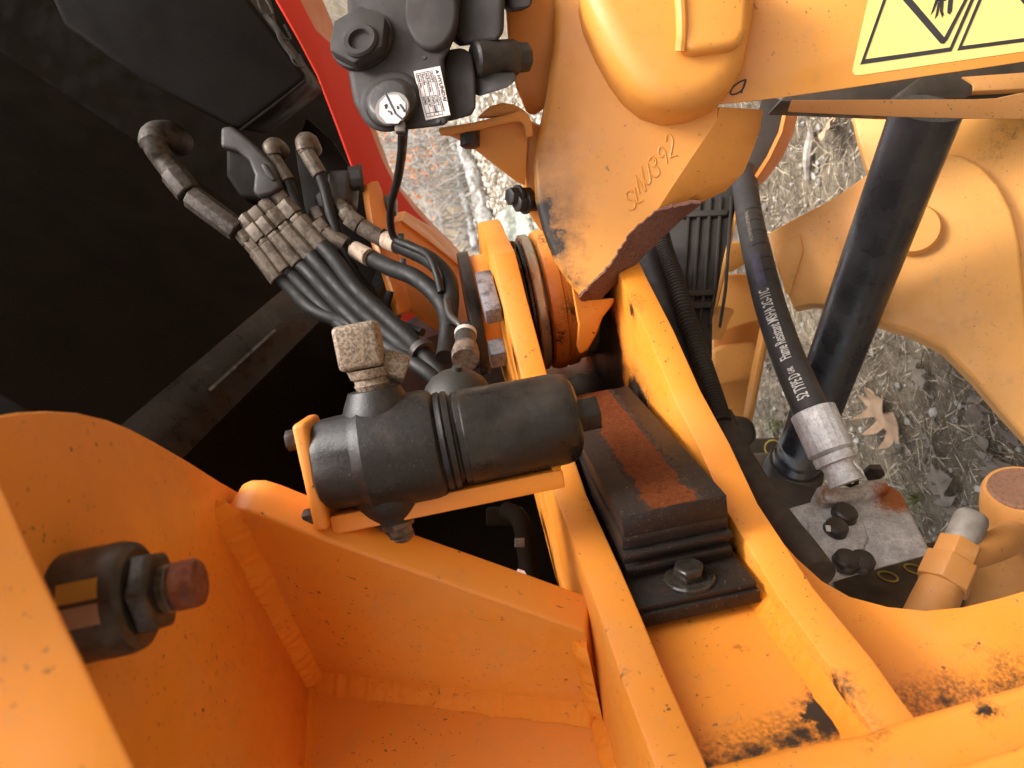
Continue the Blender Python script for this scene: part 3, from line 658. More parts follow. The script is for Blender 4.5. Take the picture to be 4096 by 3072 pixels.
# ================================================================ FILTER
M_FBLK = simple('worn black filter paint', (0.010, 0.0078, 0.0066), (0.034, 0.025, 0.0195), 0.38, 0.1, 22, 320, 0.3, lo=0.42, hi=0.72, rv=0.16)
M_FWORN = rusty('worn black cast paint', (0.012, 0.0092, 0.0078), (0.046, 0.033, 0.025), 0.58, 0.46, 0.1, 40, 0.3, speck=(0.06, 0.048, 0.038))
M_ZINC = rusty('dull brass-grey plated steel', (0.33, 0.25, 0.175), (0.16, 0.11, 0.075), 0.50, 0.6, 0.3, 420, 0.5, mott=0.3)
M_DIRTY = rusty('dirty plated fitting', (0.20, 0.145, 0.105), (0.09, 0.055, 0.04), 0.52, 0.6, 0.3, 70, 0.5)
fc = W(2050, 1712, 0.615); FX, FY = fc.x, fc.y
def fa(px): # height on the filter axis for a picture column along its middle line
    x, y = px; r = ray(x, y); k = (FX*r.x+FY*r.y)/(r.x**2+r.y**2); return H+(r*k).z
def fz(z): return Vector((FX, FY, z))
zb = fa((2300, 1655)); zj = fa((1830, 1760)); zh = fa((1765, 1765)); zt0 = fa((1430, 1830)); ze = fa((1265, 1870))
filt = thing('hydraulic_filter', fz(zb), 'black hydraulic filter canister with cast head, hanging on a yellow bracket', 'filter')
def fl(name, z0, z1, prof, mat, seg=56, bev=0): return obj(name, lathe(fz(z0), fz(z1), prof, seg, bev=bev), mat, filt)
fl('bowl', zj, zb, [(0, 0.0385), (0.02, 0.0405), (0.06, 0.0405), (0.07, 0.0415), (0.86, 0.0400), (0.93, 0.0385), (0.97, 0.0355), (1.0, 0.030)], M_FBLK)
fl('seam_ring', zh, zj, [(0, 0.0425), (0.3, 0.0435), (0.42, 0.0415), (0.5, 0.043), (0.8, 0.0425), (0.9, 0.039), (1, 0.0385)], M_FWORN)
hd = lathe(fz(ze), fz(zh), [(0, 0.026), (0.04, 0.034), (0.12, 0.038), (0.33, 0.039), (0.38, 0.0445), (0.42, 0.0475), (0.9, 0.0475), (0.97, 0.046), (1, 0.041)], 56)
for v in hd.verts:                                     # cast head: squared shoulders
    d = Vector((v.co.x-FX, v.co.y-FY, 0))
    if v.co.z > zt0-0.002 and d.length > 0.001:
        a = d.normalized(); s = 1+0.10*(max(abs(a.dot(T)), abs(a.dot(N)))**6); v.co.x = FX+d.x*s; v.co.y = FY+d.y*s
obj('head', rough(hd, 0.0006, 60), M_FWORN, filt)
obj('drain_nut', hexp(fz(zb+0.004), fz(zb-0.020), 0.0165, 0.0012, rot=0.6), M_FBLK, filt)
# ports: image up = right side (towards X+), image down = left side
pu = fz(fa((1545, 1800))); pd = (W(1500, 1470, 0.60)-pu); dirU = Vector((pd.x, pd.y, 0)).normalized()
obj('port_boss', lathe(pu+dirU*0.022, pu+dirU*0.056, [(0, 0.032), (0.5, 0.030), (0.7, 0.027), (0.88, 0.0240), (1, 0.022)], 32), M_FWORN, filt)
obj('adapter', lathe(pu+dirU*0.056, pu+dirU*0.074, [(0, 0.0135), (0.25, 0.0155), (0.3, 0.0145), (0.5, 0.0145), (0.6, 0.017), (1, 0.019)], 32), M_ZINC, filt)
eb = prism([pu+dirU*0.072+Z*(0.019*math.cos(a))+dirU.cross(Z)*(0.019*math.sin(a)) for a in [rad(45+90*k) for k in range(4)]], dirU*0.035, 0.0035, 3)
eb.free(); sd_ = dirU.cross(Z)
eb = box(pu+dirU*0.094+Z*0.004, dirU*0.019, sd_*0.018, Z*0.0185, 0.0045, 3)
obj('elbow', rough(eb, 0.0004, 90), M_ZINC, filt)
obj('elbow_nut', hexp(pu+dirU*0.076-Z*0.012+sd_*-0.004, pu+dirU*0.066-Z*0.030+sd_*-0.004, 0.013, 0.001), M_ZINC, filt)
pl_ = fz(fa((1540, 1900))); dirD = -dirU
obj('port_boss', lathe(pl_+dirD*0.020, pl_+dirD*0.058, [(0, 0.035), (0.5, 0.032), (0.75, 0.0265), (0.9, 0.0225), (1, 0.021)], 32), M_FWORN, filt)
obj('adapter', lathe(pl_+dirD*0.053, pl_+dirD*0.088, [(0, 0.0150), (0.3, 0.0160), (0.34, 0.0130), (0.5, 0.0130), (0.52, 0.0145), (0.56, 0.0130), (0.6, 0.0142), (0.7, 0.0130), (1, 0.0150)], 24), M_DIRTY, filt)
# bracket of the filter
fb = thing('filter_bracket', W(1700, 2030, 0.66), 'yellow flat-bar bracket carrying the black filter on the upper hinge plate', 'bracket')
zt1 = fa((1290, 1850))
bo = [(1250, 1625), (1300, 1630), (1340, 1700), (1345, 1900), (1330, 2050), (1225, 2010), (1215, 1960)]
bp = [fz(zt1)+dirU*a+sd_*b for a, b in ((0.042, -0.030), (0.042, 0.030), (-0.048, 0.030), (-0.048, -0.030))]
obj('top_plate', prism(bp, Z*0.012, 0.004, 3), M_FRAME, fb)
q0 = fz(zt1)+dirD*0.050; 
arm = [fz(zt1)+dirD*0.040+sd_*b for b in (-0.020, 0.020)]
zU = H-0.070
obj('arm', prism([arm[0], arm[1], Vector((arm[1].x, arm[1].y, zU)), Vector((arm[0].x, arm[0].y, zU))], dirD*0.016, 0.002), M_FRAME, fb)
obj('foot', prism([Vector((arm[0].x, arm[0].y, zU)), Vector((arm[1].x, arm[1].y, zU)), Vector((arm[1].x, arm[1].y, zU))+T*0.10, Vector((arm[0].x, arm[0].y, zU))+T*0.10], Z*0.009, 0.002), M_FRAME, fb)
for a in (0.028, -0.040):
    p = fz(zt1+0.012)+dirU*a+sd_*0.012
    obj('bolt', hexp(p, p+Z*0.010, 0.009, 0.001), M_DARKNUT, fb)

# ---- accumulator dome and pressure switch behind the filter
M_DOME = simple('dark olive accumulator', (0.020, 0.0165, 0.0115), (0.030, 0.025, 0.0175), 0.55, 0, 12, 250, 0.12)
acc = thing('accumulator', W(1830, 1590, 0.80), 'dark rounded accumulator with small centre stud behind the black filter', 'accumulator')
ac = W(1830, 1535, 0.76); adir = (EY*0.9-F*0.35).normalized()
obj('dome', lathe(ac-adir*0.05, ac+adir*0.016, [(0, 0.0385), (0.3, 0.039), (0.5, 0.038), (0.68, 0.035), (0.82, 0.029), (0.92, 0.020), (0.98, 0.011), (1.0, 0.003)], 48), M_DOME, acc)
obj('centre_stud', lathe(ac+adir*0.014, ac+adir*0.020, [(0, 0.0055), (1, 0.0055)], 16), M_DOME, acc)
sw = thing('pressure_switch', W(1860, 1400, 0.83), 'small black plug-in pressure switch with beige collar beside the bearing cover', 'sensor')
s_0, s_1 = W(1862, 1440, 0.82), W(1862, 1330, 0.86)
obj('collar', lathe(s_0, s_0.lerp(s_1, 0.45), [(0, 0.016), (0.5, 0.0165), (1, 0.0145)], 24), M_DIRTY, sw)
obj('plug', lathe(s_0.lerp(s_1, 0.45), s_1, [(0, 0.0125), (0.8, 0.0125), (1, 0.0105)], 20), M_BLKM, sw)
obj('retaining_clip', lathe(s_0.lerp(s_1, 0.86), s_0.lerp(s_1, 0.98), [(0, 0.0136), (1, 0.0136)], 20), simple('white clip', (0.5, 0.46, 0.4), (0.4, 0.36, 0.3), 0.5), sw)
obj('lead', tube([s_1, W(1840, 1300, 0.86), W(1800, 1260, 0.88), W(1785, 1200, 0.9)], 0.0042), M_BLKM, sw)
# ================================================================ FRONT FRAME (casting that carries the hinge hub)
def sheet(rows, thick=0.004, away=None):
    bm = bmesh.new(); g_ = [[bm.verts.new(p) for p in r] for r in rows]
    for a, b in zip(g_, g_[1:]):
        for k in range(len(a)-1): bm.faces.new((a[k], a[k+1], b[k+1], b[k]))
    bm.normal_update(); fixn(bm)
    s = sum((f.normal.dot(C-f.calc_center_median())*f.calc_area() for f in bm.faces))
    if s < 0: bmesh.ops.reverse_faces(bm, faces=bm.faces[:])
    bmesh.ops.solidify(bm, geom=bm.faces[:], thickness=thick); fixn(bm); return bm
F1 = Pl((2330, 1200, 0.845), (2215, 0, 0.80), (2870, 480, 0.79))
M_CAST = paint('casting paint', (0.70, 0.285, 0.048), 0.42, 0.7, speck=0.8, smoky=True,
   blobs=[(F1.at(2150, 640, -0.02), 0.025, 0.05, 0.75), (F1.at(2170, 860), 0.035, 0.04, 1.0), (F1.at(2200, 960), 0.03, 0.03, 1.0), (F1.at(2270, 1110), 0.012, 0.018, 0.9)])
M_CRUST = rusty('bare rusted edge', (0.15, 0.062, 0.04), (0.23, 0.105, 0.065), 0.55, 0.8, 0.1, 25, 0.7, speck=(0.35, 0.2, 0.13))
front = thing('front_chassis', F1.at(2400, 1000, -0.1), 'massive yellow cast front frame with rounded boss, chipped rusty lower edge and warning decal', 'machine frame')
out1 = [(2190, -120), (2212, 40), (2205, 200), (2175, 400), (2148, 520), (2128, 660), (2136, 800), (2165, 920), (2210, 1040), (2262, 1120), (2319, 1189), (2346, 1162), (2437, 1067), (2486, 994), (2522, 931), (2622, 850), (2760, 640), (2868, 482), (2880, 300), (2900, -120)]
bmF = prism([F1.at(x, y) for x, y in out1], F1.n*-0.13, 0)
bmF.normal_update()
ee = []
for e in bmF.edges:
    if len(e.link_faces) == 2 and e.calc_face_angle(0) > rad(40) and all((v.co-F1.p).dot(F1.n) > -0.001 for v in e.verts):
        mid = (e.verts[0].co+e.verts[1].co)/2; r_ = mid-C; px = 2048+FP*r_.dot(EX)/r_.dot(F); py = 1536-FP*r_.dot(EY)/r_.dot(F)
        if px < 2330 and py < 1180: ee.append(e)
bmesh.ops.bevel(bmF, geom=ee, offset=0.03, offset_type='OFFSET', segments=5, profile=0.5, affect='EDGES', clamp_overlap=True)
obj('casting', bmF, M_CAST, front)
def L2(pts, d): return [W(x, y, d_) for (x, y), d_ in zip(pts, d)]
up = [(2622, 850), (2700, 735), (2760, 642), (2815, 560), (2868, 482), (2878, 428)]
lo = [(2800, 812), (2905, 762), (2975, 690), (3012, 600), (3040, 520), (3052, 438)]
mid = [((a[0]*.45+b[0]*.55), (a[1]*.45+b[1]*.55)) for a, b in zip(up, lo)]
obj('chamfer', sheet([[F1.at(x, y) for x, y in up], [F1.at(x, y, -0.018) for x, y in mid], [F1.at(x, y, -0.05) for x, y in lo], [F1.at(x, y, -0.12) for x, y in lo]], 0.006), M_CAST, front, label='sloping lower face of the casting')
ru = [(2319, 1189), (2346, 1162), (2390, 1115), (2437, 1067), (2486, 994), (2522, 931), (2622, 850), (2700, 828), (2800, 812)]
rl = [(2330, 1210), (2405, 1196), (2446, 1154), (2486, 1113), (2570, 1030), (2654, 949), (2700, 904), (2752, 858), (2808, 816)]
def dens(p, k=6): return [(p[i][0]+(p[i+1][0]-p[i][0])*j/k, p[i][1]+(p[i+1][1]-p[i][1])*j/k) for i in range(len(p)-1) for j in range(k)]+[p[-1]]
ru, rl = dens(ru), dens(rl)
rm = [((a[0]*.5+b[0]*.5), (a[1]*.5+b[1]*.5)) for a, b in zip(ru, rl)]
obj('rusty_edge', rough(sheet([[F1.at(x+random.uniform(-5, 4), y+random.uniform(-5, 4), 0.0015) for x, y in ru], [F1.at(x, y, -0.012) for x, y in rm], [F1.at(x, y, -0.03) for x, y in rl], [F1.at(x, y, -0.03)+ray(x, y-25).normalized()*0.09 for x, y in rl]], 0.004), 0.0008, 120), M_CRUST, front, label='bare brown rusted lower edge with flaked paint')
# hub and neck
obj('hinge_hub', lathe(hz(-0.1404), hz(-0.1918), [(0, 0.094), (0.06, 0.1035), (0.22, 0.1065), (0.42, 0.1055), (0.46, 0.1005), (0.52, 0.1005), (0.56, 0.1045), (0.80, 0.103), (0.84, 0.098), (1, 0.096)], 72), M_HUB, front)
hb = Pl((2300, 1210, 0.865), (2440, 1210, 0.875), (2290, 1330, 0.89))
nk = [(2285, 1140), (2330, 1200), (2400, 1196), (2462, 1190), (2448, 1222), (2410, 1270), (2385, 1340), (2350, 1400), (2318, 1420), (2305, 1380), (2312, 1300), (2298, 1220)]
obj('hub_neck', prism([hb.at(x, y) for x, y in nk], ray(2350, 1300).normalized()*0.11, 0.004, 3), M_HUB, front)
# rounded boss
B1 = Pl((2600, 300, 0.735), (2400, 50, 0.735), (2950, 100, 0.73))
bo = [(2305, -160), (2345, 20), (2400, 140), (2455, 240), (2520, 330), (2600, 392), (2690, 420), (2790, 412), (2880, 380), (2950, 318), (2995, 235), (3020, 120), (3060, -160)]
def shrink(pts, k, c): return [(c[0]+(x-c[0])*k, c[1]+(y-c[1])*k) for x, y in pts]
bmB = prism([B1.at(x, y) for x, y in bo], B1.n*-0.09, 0.026, 6)
obj('boss', rough(bmB, 0.0012, 14), M_CAST, front, label='smooth rounded cast boss')
pd_ = [(2690, -160), (2715, 20), (2720, 120), (2735, 196), (2780, 205), (2900, 190), (2960, 178), (2990, 120), (3010, -160)]
obj('boss_pad', rough(prism([B1.at(x, y, 0.014) for x, y in pd_], B1.n*-0.03, 0.008, 4), 0.0008, 20), M_CAST, front)
obj('casting_ridge', rough(tube([B1.at(2715, -80, .013), B1.at(2725, 40, .013), B1.at(2728, 140, .012), B1.at(2722, 205, .007)], 0.006, 10, 6), 0.001, 60), M_CAST, front)
# side plate with the warning decal
S1 = Pl((2900, 400, 0.785), (4096, 230, 0.74), (3100, 0, 0.765))
sp = [(2760, -160), (2770, 426), (2860, 420), (3010, 405), (3160, 386), (3400, 352), (3700, 306), (4000, 262), (4400, 200), (4400, -160)]
obj('side_plate', prism([S1.at(x, y) for x, y in sp], ray(3300, 200).normalized()*0.03, 0.0015), M_CAST, front)
M_DECY = simple('pale yellow decal', (0.78, 0.62, 0.18), (0.70, 0.56, 0.19), 0.45, 0, 20, 200, 0.03)
M_DECK = simple('decal black', (0.022, 0.019, 0.02), (0.03, 0.026, 0.027), 0.5, 0, 20, 200, 0.03)
decal = obj('warning_decal', prism([S1.at(x, y, 0.0006) for x, y in ((3500, -120), (3415, 255), (3410, 285), (3418, 298), (3430, 302), (3700, 262), (4096, 205), (4400, 165), (4400, -120))], S1.n*-0.0005), M_DECY, front, label='pale yellow warning decal with black borders and triangle')
def ink(pts, off=0.0011, name='decal_print'):
    return obj(name, prism([S1.at(x, y, off) for x, y in pts], S1.n*-0.0004), M_DECK, decal)
ink([(3568, -100), (3580, -100), (3460, 238), (3441, 258)]); ink([(3441, 258), (3458, 237), (3800, 189), (3806, 205)]); ink([(3798, 192), (3806, 205), (3940, -100), (3925, -100)])
ink([(3829, 202), (3848, 184), (3970, -100), (3955, -100)]); ink([(3829, 202), (3848, 184), (4400, 112), (4400, 128)])
ink([(3560, -60), (3600, -60), (3778, 150), (3785, 165), (3775, 175), (3762, 173)]); ink([(3772, 175), (3790, 160), (3900, -60), (3888, -60), (3778, 148)]); ink([(4030, -60), (4060, -60), (4200, 110), (4190, 125)])
for pts in (((3745, -10), (3760, -10), (3735, 45), (3722, 60)), ((3752, 10), (3766, 0), (3752, 60), (3739, 76)), ((3762, 0), (3776, -6), (3772, 45), (3776, 58), (3768, 70), (3760, 45)), ((3748, -40), (3786, -40), (3784, 2), (3748, 6)), ((3796, -40), (3816, -40), (3808, 45), (3798, 58), (3789, 50))): ink(pts)
# painted mark and raised weld number
M_PEN = simple('dark pen', (0.05, 0.04, 0.045), (0.06, 0.05, 0.05), 0.6)
def stroke(pl, pts, r, mat, name, par, off=0.0005, sub=6):
    return obj(name, tube([pl.at(x, y, off) for x, y in pts], r, 6, sub), mat, par)
stroke(S1, [(2984, 318), (2962, 326), (2935, 346), (2922, 368), (2928, 378), (2948, 374), (2968, 360), (2978, 342), (2984, 318), (2972, 352), (2966, 372)], 0.0009, M_PEN, 'painted_mark', front)
glyph = {'S': [[(.9, .9), (.5, 1), (.15, .85), (.2, .6), (.6, .5), (.85, .3), (.7, .05), (.3, 0), (.05, .1)]], 'L': [[(.3, 1), (.25, .5), (.2, 0)], [(.2, 0), (.5, .02), (.85, .06)]], 'N': [[(.1, 0), (.12, 1)], [(.12, 1), (.8, 0)], [(.8, 0), (.85, 1)]], 'U': [[(.1, 1), (.1, .3), (.4, 0), (.75, .2), (.85, 1)]],
  '3': [[(.1, .85), (.45, 1), (.8, .85), (.75, .6), (.4, .52), (.8, .4), (.85, .12), (.45, 0), (.1, .1)]], '9': [[(.8, .75), (.5, 1), (.15, .8), (.2, .5), (.5, .45), (.8, .75), (.8, .4), (.75, 0)]], '2': [[(.1, .75), (.3, 1), (.7, .95), (.8, .7), (.5, .35), (.1, 0)], [(.1, 0), (.5, .03), (.9, 0)]]}
par = bmesh.new()
anc = [(2528, 842), (2556, 815), (2568, 775), (2592, 742), (2622, 712), (2655, 662), (2690, 632)]
hgt = [78, 66, 78, 84, 86, 74, 92]
for ch, (ax_, ay_), hh in zip('SLNU392', anc, hgt):
    for st in glyph[ch]:
        tube([F1.at(ax_-14+gx*36-gy*hh*.22, ay_-gy*hh*.93-gx*12, 0.0002) for gx, gy in st], 0.0012, 6, 4, bm=par)
obj('weld_number', par, M_CAST, front, label='raised weld-bead number SLNU392 on the casting')

# ================================================================ VALVE with name plate
M_VALVE = simple('grey-brown cast valve', (0.030, 0.0245, 0.0220), (0.042, 0.034, 0.030), 0.7, 0, 18, 220, 0.18, spec=0.25)
V1 = Pl((1650, 300, 0.72), (1420, 450, 0.725), (1800, 60, 0.725))
VE = ray(1650, 250).normalized(); KE = ray(1950, 520).normalized()          # directions in which the hidden depth runs
val = thing('hydraulic_valve', V1.at(1700, 520, -0.05), 'grey cast hydraulic valve block with white name plate, hex plug and round sensor', 'valve')
vb = [(1385, -150), (1388, 60), (1392, 300), (1412, 410), (1440, 466), (1490, 510), (1540, 528), (1600, 526), (1700, 514), (1775, 504), (1806, 488), (1798, 420), (1782, 330), (1778, 240), (1800, 200), (1830, 130), (1860, -150)]
obj('body', rough(prism([V1.at(x, y) for x, y in vb], VE*0.10, 0.007, 4), 0.0005, 50), M_VALVE, val)
vb2 = [(1790, 200), (1850, 190), (1890, 215), (1902, 300), (1905, 430), (1885, 462), (1800, 486), (1785, 480), (1770, 300)]
obj('side_block', rough(prism([V1.at(x, y, -0.018) for x, y in vb2], VE*0.08, 0.008, 4), 0.0005, 50), M_VALVE, val)
obj('top_block', rough(prism([V1.at(x, y, -0.014) for x, y in ((1800, -150), (1812, 150), (1860, 180), (1985, 165), (2020, 140), (2026, -150))], VE*0.09, 0.008, 4), 0.0005, 50), M_VALVE, val)
obj('port_block', rough(prism([V1.at(x, y, -0.03) for x, y in ((2030, -150), (2032, 30), (2060, 40), (2130, 30), (2150, -150))], VE*0.05, 0.006, 3), 0.0005, 50), M_VALVE, val)
def vdisc(name, x, y, r, z0, z1, mat, prof=None, seg=36, par=None, bev=0.002, pl=None, rot=0):
    pl = pl or V1; a, b = pl.at(x, y, z0), None; b = a+pl.n*(z1-z0)
    return obj(name, lathe(a, b, prof or [(0, r), (1, r)], seg, bev=bev, rot=rot), mat, par or val)
obj('oval_boss', prism([V1.at(1722+105*math.cos(a)*(1 if math.sin(a) < 0 else 1), 40+(-150*math.sin(a) if math.sin(a) < 0 else -190*math.sin(a)), 0.009) for a in [rad(10*k) for k in range(36)]], V1.n*-0.012, 0.004, 3), M_VALVE, val)
vdisc('plug_flange', 1455, 172, 0.0345, -0.002, 0.006, M_VALVE)
hx = vdisc('hex_plug', 1452, 172, 0.033, 0.006, 0.021, M_VALVE, seg=6, bev=0.0025, rot=0.25)
pr = [(0, 0.0185), (0.6, 0.0185), (1.0, 0.0165), (1.0, 0.0115), (0.2, 0.0105), (0.2, 0.001)]
obj('plug_end', lathe(V1.at(1445, 170, 0.020), V1.at(1445, 170, 0.020)+V1.n*0.006, pr, 32), M_VALVE, hx)
vdisc('sensor_recess', 1565, 410, 0.031, -0.004, 0.004, M_VALVE, [(0, 0.034), (0.6, 0.033), (1, 0.028)])
sn = vdisc('sensor', 1568, 418, 0.024, 0.004, 0.016, M_BLKM, [(0, 0.027), (0.5, 0.026), (1, 0.0195)])
M_WLAB = simple('worn white label', (0.60, 0.52, 0.48), (0.52, 0.44, 0.40), 0.5, 0, 25, 200, 0.05)
M_CAPM = simple('sensor rim', (0.20, 0.17, 0.15), (0.14, 0.12, 0.10), 0.5, 0.4)
obj('sensor_cap', lathe(V1.at(1570, 436, 0.0158), V1.at(1570, 436, 0.0158)+V1.n*0.002, [(0, 0.0180), (1, 0.0172)], 32), M_CAPM, sn)
wl8 = [(1570+56*math.cos(rad(22+45*k)), 436-62*math.sin(rad(22+45*k))) for k in range(8)]
lab8 = obj('sensor_label', prism([V1.at(x, y, 0.0186) for x, y in wl8], V1.n*-0.0004), M_WLAB, sn)
M_MARK = simple('blue-black marking', (0.03, 0.04, 0.06), (0.05, 0.06, 0.08), 0.6)
for pts in (((1543, 375), (1560, 410), (1575, 440), (1582, 455)), ((1582, 455), (1600, 470), (1615, 480)), ((1552, 445), (1562, 448), (1566, 458)), ((1600, 418), (1610, 432), (1618, 446)), ((1538, 425), (1546, 418), (1542, 434)), ((1590, 425), (1592, 435))):
    obj('marking', tube([V1.at(x, y, 0.0191) for x, y in pts], 0.0010, 5, 4), M_MARK, sn)
obj('cable_gland', box(V1.at(1602, 512, 0.009), EX*0.0050, EY*0.0050, F*0.005, 0.0012), M_CAPM, sn)
# plug connector on the right
c0, c1 = W(1895, 240, 0.735), W(2062, 232, 0.752); cd_ = (c1-c0)
con = obj('connector', lathe(c0, c1, [(0, 0.016), (0.06, 0.0185), (0.94, 0.0185), (1, 0.017)], 32), M_BLKM, val)
obj('connector_cap', lathe(c1, c1+cd_.normalized()*0.015, [(0, 0.0158), (0.8, 0.0155), (1, 0.0135)], 8, bev=0.001), M_BLKM, con)
obj('connector_lug', prism([V1.at(x, y, -0.03) for x, y in ((1900, 290), (2060, 290), (2070, 318), (2030, 350), (1920, 385), (1900, 380))], VE*0.025, 0.002), M_BLKM, con)
# name plate
def quadmap(p00, p10, p01, off, pl):           # label frame: origin, +x end, +y end as pixels
    o = pl.at(*p00, off); u = pl.at(*p10, off)-o; v = pl.at(*p01, off)-o; return o, u, v
nm = obj('name_plate', prism([V1.at(x, y, 0.0012) for x, y in ((1654, 285), (1760, 264), (1801, 459), (1703, 480))], V1.n*-0.0012), M_WLAB, val, label='white name plate with black lettering')
o_, u_, v_ = quadmap((1654, 285), (1703, 480), (1760, 264), 0.0014, V1)     # x runs down the picture, y to its right
LU, LV = u_.length, v_.length; uh, vh = u_/LU, v_/LV
def lab(x, y, z=0): return o_+u_*x+v_*y+V1.n*z
def ltext(body, x, y, hgt_, width=None, bold=0.0):
    ext_ = 0.0001; probe = text_bm(body, 1.0, lambda a, b, c_: Vector((a, b, c_)), 0); w = max(v.co.x for v in probe.verts); probe.free()
    sx = (width*LU/w) if width else hgt_*LV; sy = hgt_*LV/0.72
    obj('lettering', text_bm(body, 1.0, lambda a, b, c_: lab(x, y)+uh*(a*sx)+vh*(b*sy)+V1.n*(0.0001+(c_ > 0)*0.0002), 0.001, bold=bold), M_DECK, nm)
ltext('HYUNDAI', 0.17, 0.80, 0.12, 0.53, 0.02); ltext('CONSTRUCTION EQUIPMENT', 0.16, 0.695, 0.055, 0.74, 0.01)
for i, (a, b) in enumerate((('PW/PY', '37/2019'), ('HCE-Part-No.', '31WD-00000'), ('Part-No.', '3608139'), ('Serial-No.', '03795'))):
    y = 0.545-i*0.15
    ltext(a, 0.085, y, 0.085, (0.22, 0.40, 0.24, 0.28)[i], 0.008); ltext(b, 0.54, y, 0.085, (0.22, 0.36, 0.22, 0.16)[i], 0.008)
def lrule(x0, y0, x1, y1, w=0.006):
    if abs(x1-x0) > abs(y1-y0): q = [lab(x0, y0-w), lab(x1, y0-w), lab(x1, y0+w), lab(x0, y0+w)]
    else: q = [lab(x0-w*.6, y0), lab(x0+w*.6, y0), lab(x0+w*.6, y1), lab(x0-w*.6, y1)]
    obj('rule', prism([p+V1.n*0.0002 for p in q], V1.n*-0.0002), M_DECK, nm)
for k in range(5): lrule(0.06, 0.06+k*0.15, 0.95, 0.06+k*0.15)
lrule(0.06, 0.06, 0.06, 0.66); lrule(0.95, 0.06, 0.95, 0.66); lrule(0.88, 0.06, 0.88, 0.66)
obj('logo', prism([lab(0.055, 0.80, .0002), lab(0.145, 0.80, .0002), lab(0.10, 0.92, .0002)], V1.n*-0.0002), M_DECK, nm)
for x, y in ((1697, 232), (1753, 486)): vdisc('rivet', x, y, 0.0022, 0.0, 0.001, M_BLKM, bev=0)
# valve bracket (orange bent plate) with gusset
M_BRK = paint('bracket paint', (0.62, 0.235, 0.04), 0.45, 0.6, speck=0.4)
K1 = Pl((1900, 480, 0.80), (2100, 440, 0.80), (2050, 700, 0.83))
vbr = thing('valve_bracket', K1.at(2080, 700, -0.03), 'orange bent-plate bracket with triangular gusset under the grey valve', 'bracket')
ek = [(1752, 512), (1880, 492), (2010, 462), (2085, 440), (2112, 452), (2128, 490), (2134, 545), (2104, 553), (2097, 505), (2080, 487), (2040, 492), (1930, 518), (1790, 545), (1760, 540)]
obj('bent_plate', prism([K1.at(x, y) for x, y in ek], KE*0.05, 0.0025, 2), M_BRK, vbr)
obj('top_flange', prism([K1.at(x, y, -0.012) for x, y in ((1905, 472), (1960, 424), (2010, 410), (2060, 418), (2110, 450), (2040, 466))], KE*0.08, 0.003), M_BRK, vbr)
obj('gusset', prism([K1.at(x, y, -0.022) for x, y in ((1790, 540), (2088, 475), (2112, 540), (2100, 742), (2065, 728), (1872, 578))], K1.n*-0.012, 0.001), M_BRK, vbr)
obj('back_flange', prism([K1.at(x, y, -0.035) for x, y in ((2096, 480), (2190, 520), (2230, 760), (2230, 960), (2160, 920), (2112, 850), (2104, 742))], K1.n*-0.05, 0.002), M_BRK, vbr)
p = K1.at(1880, 552, -0.008); obj('bolt', hexp(p+EY*0.010, p-EY*0.010, 0.0115, 0.001), M_BLKM, vbr)
for x, y in ((2066, 785), (2096, 812)):
    p = W(x, y, 0.865); q_ = (EX*-0.75-F*0.5+EY*-.15).normalized(); b = obj('bolt', hexp(p-q_*0.02, p+q_*0.011, 0.0108, 0.001), M_BLKM, vbr); obj('washer', lathe(p-q_*.003, p, [(0, .0135), (1, .0135)], 20), M_BLKM, vbr)
obj('backing_plate', prism([K1.at(x, y, -0.06) for x, y in ((2015, -120), (2265, -120), (2260, 150), (2200, 420), (2140, 462), (2112, 455), (2068, 352), (2040, 200))], K1.n*-0.02, 0.003), M_BRK, vbr, label='rounded orange-brown plate behind the valve')

# ================================================================ DARK TANK AND CAB UNDERSIDE (left of the picture = overhead)
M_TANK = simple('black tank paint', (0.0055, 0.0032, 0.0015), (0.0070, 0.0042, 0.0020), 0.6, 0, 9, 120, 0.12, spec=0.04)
A_, B_ = W(1350, 1090, 1.42), W(500, 1870, 0.90)
P1a, P1b = W(700, -300, 1.95), W(-700, 300, 1.2)
P2a, P2b = W(1420, 1500, 1.38), W(900, 2350, 1.0)
n1_ = (B_-A_).cross(P1a-A_).normalized(); n2_ = (P2a-A_).cross(B_-A_).normalized()
if n1_.dot(C-A_) < 0: n1_ = -n1_
if n2_.dot(C-A_) < 0: n2_ = -n2_
tank = thing('hydraulic_tank', (A_+B_)/2, 'large matt black tank with a folded shiny edge filling the dark machine interior', 'tank')
def fillet_rows(a, b, k=9, r=0.045):
    rows = []
    d1 = ((P1a+P1b)/2-(A_+B_)/2); ab = (B_-A_).normalized(); d1 = (d1-ab*d1.dot(ab)).normalized()
    d2 = ((P2a+P2b)/2-(A_+B_)/2); d2 = (d2-ab*d2.dot(ab)).normalized()
    return d1, d2, [[a+d1*r*(1-f)**2+d2*r*f*f, b+d1*r*(1-f)**2+d2*r*f*f] for f in [i/k for i in range(k+1)]]
d1_, d2_, rows = fillet_rows(A_, B_)
rows = [[A_+d1_*1.3, B_+d1_*1.3]] + rows + [[A_+d2_*0.5, B_+d2_*0.5]]
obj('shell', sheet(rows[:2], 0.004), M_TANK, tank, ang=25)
obj('folded_edge', sheet(rows[1:-1], 0.004), simple('glossy highlight edge', (0.011, 0.0082, 0.0065), (0.018, 0.0135, 0.011), 0.34, 0, 20, 120, 0.15, spec=0.5), tank, ang=25)  # lighter, glossier than the shell: the bend's highlight put into the material
obj('side', sheet(rows[-2:], 0.004), M_TANK, tank, ang=25)
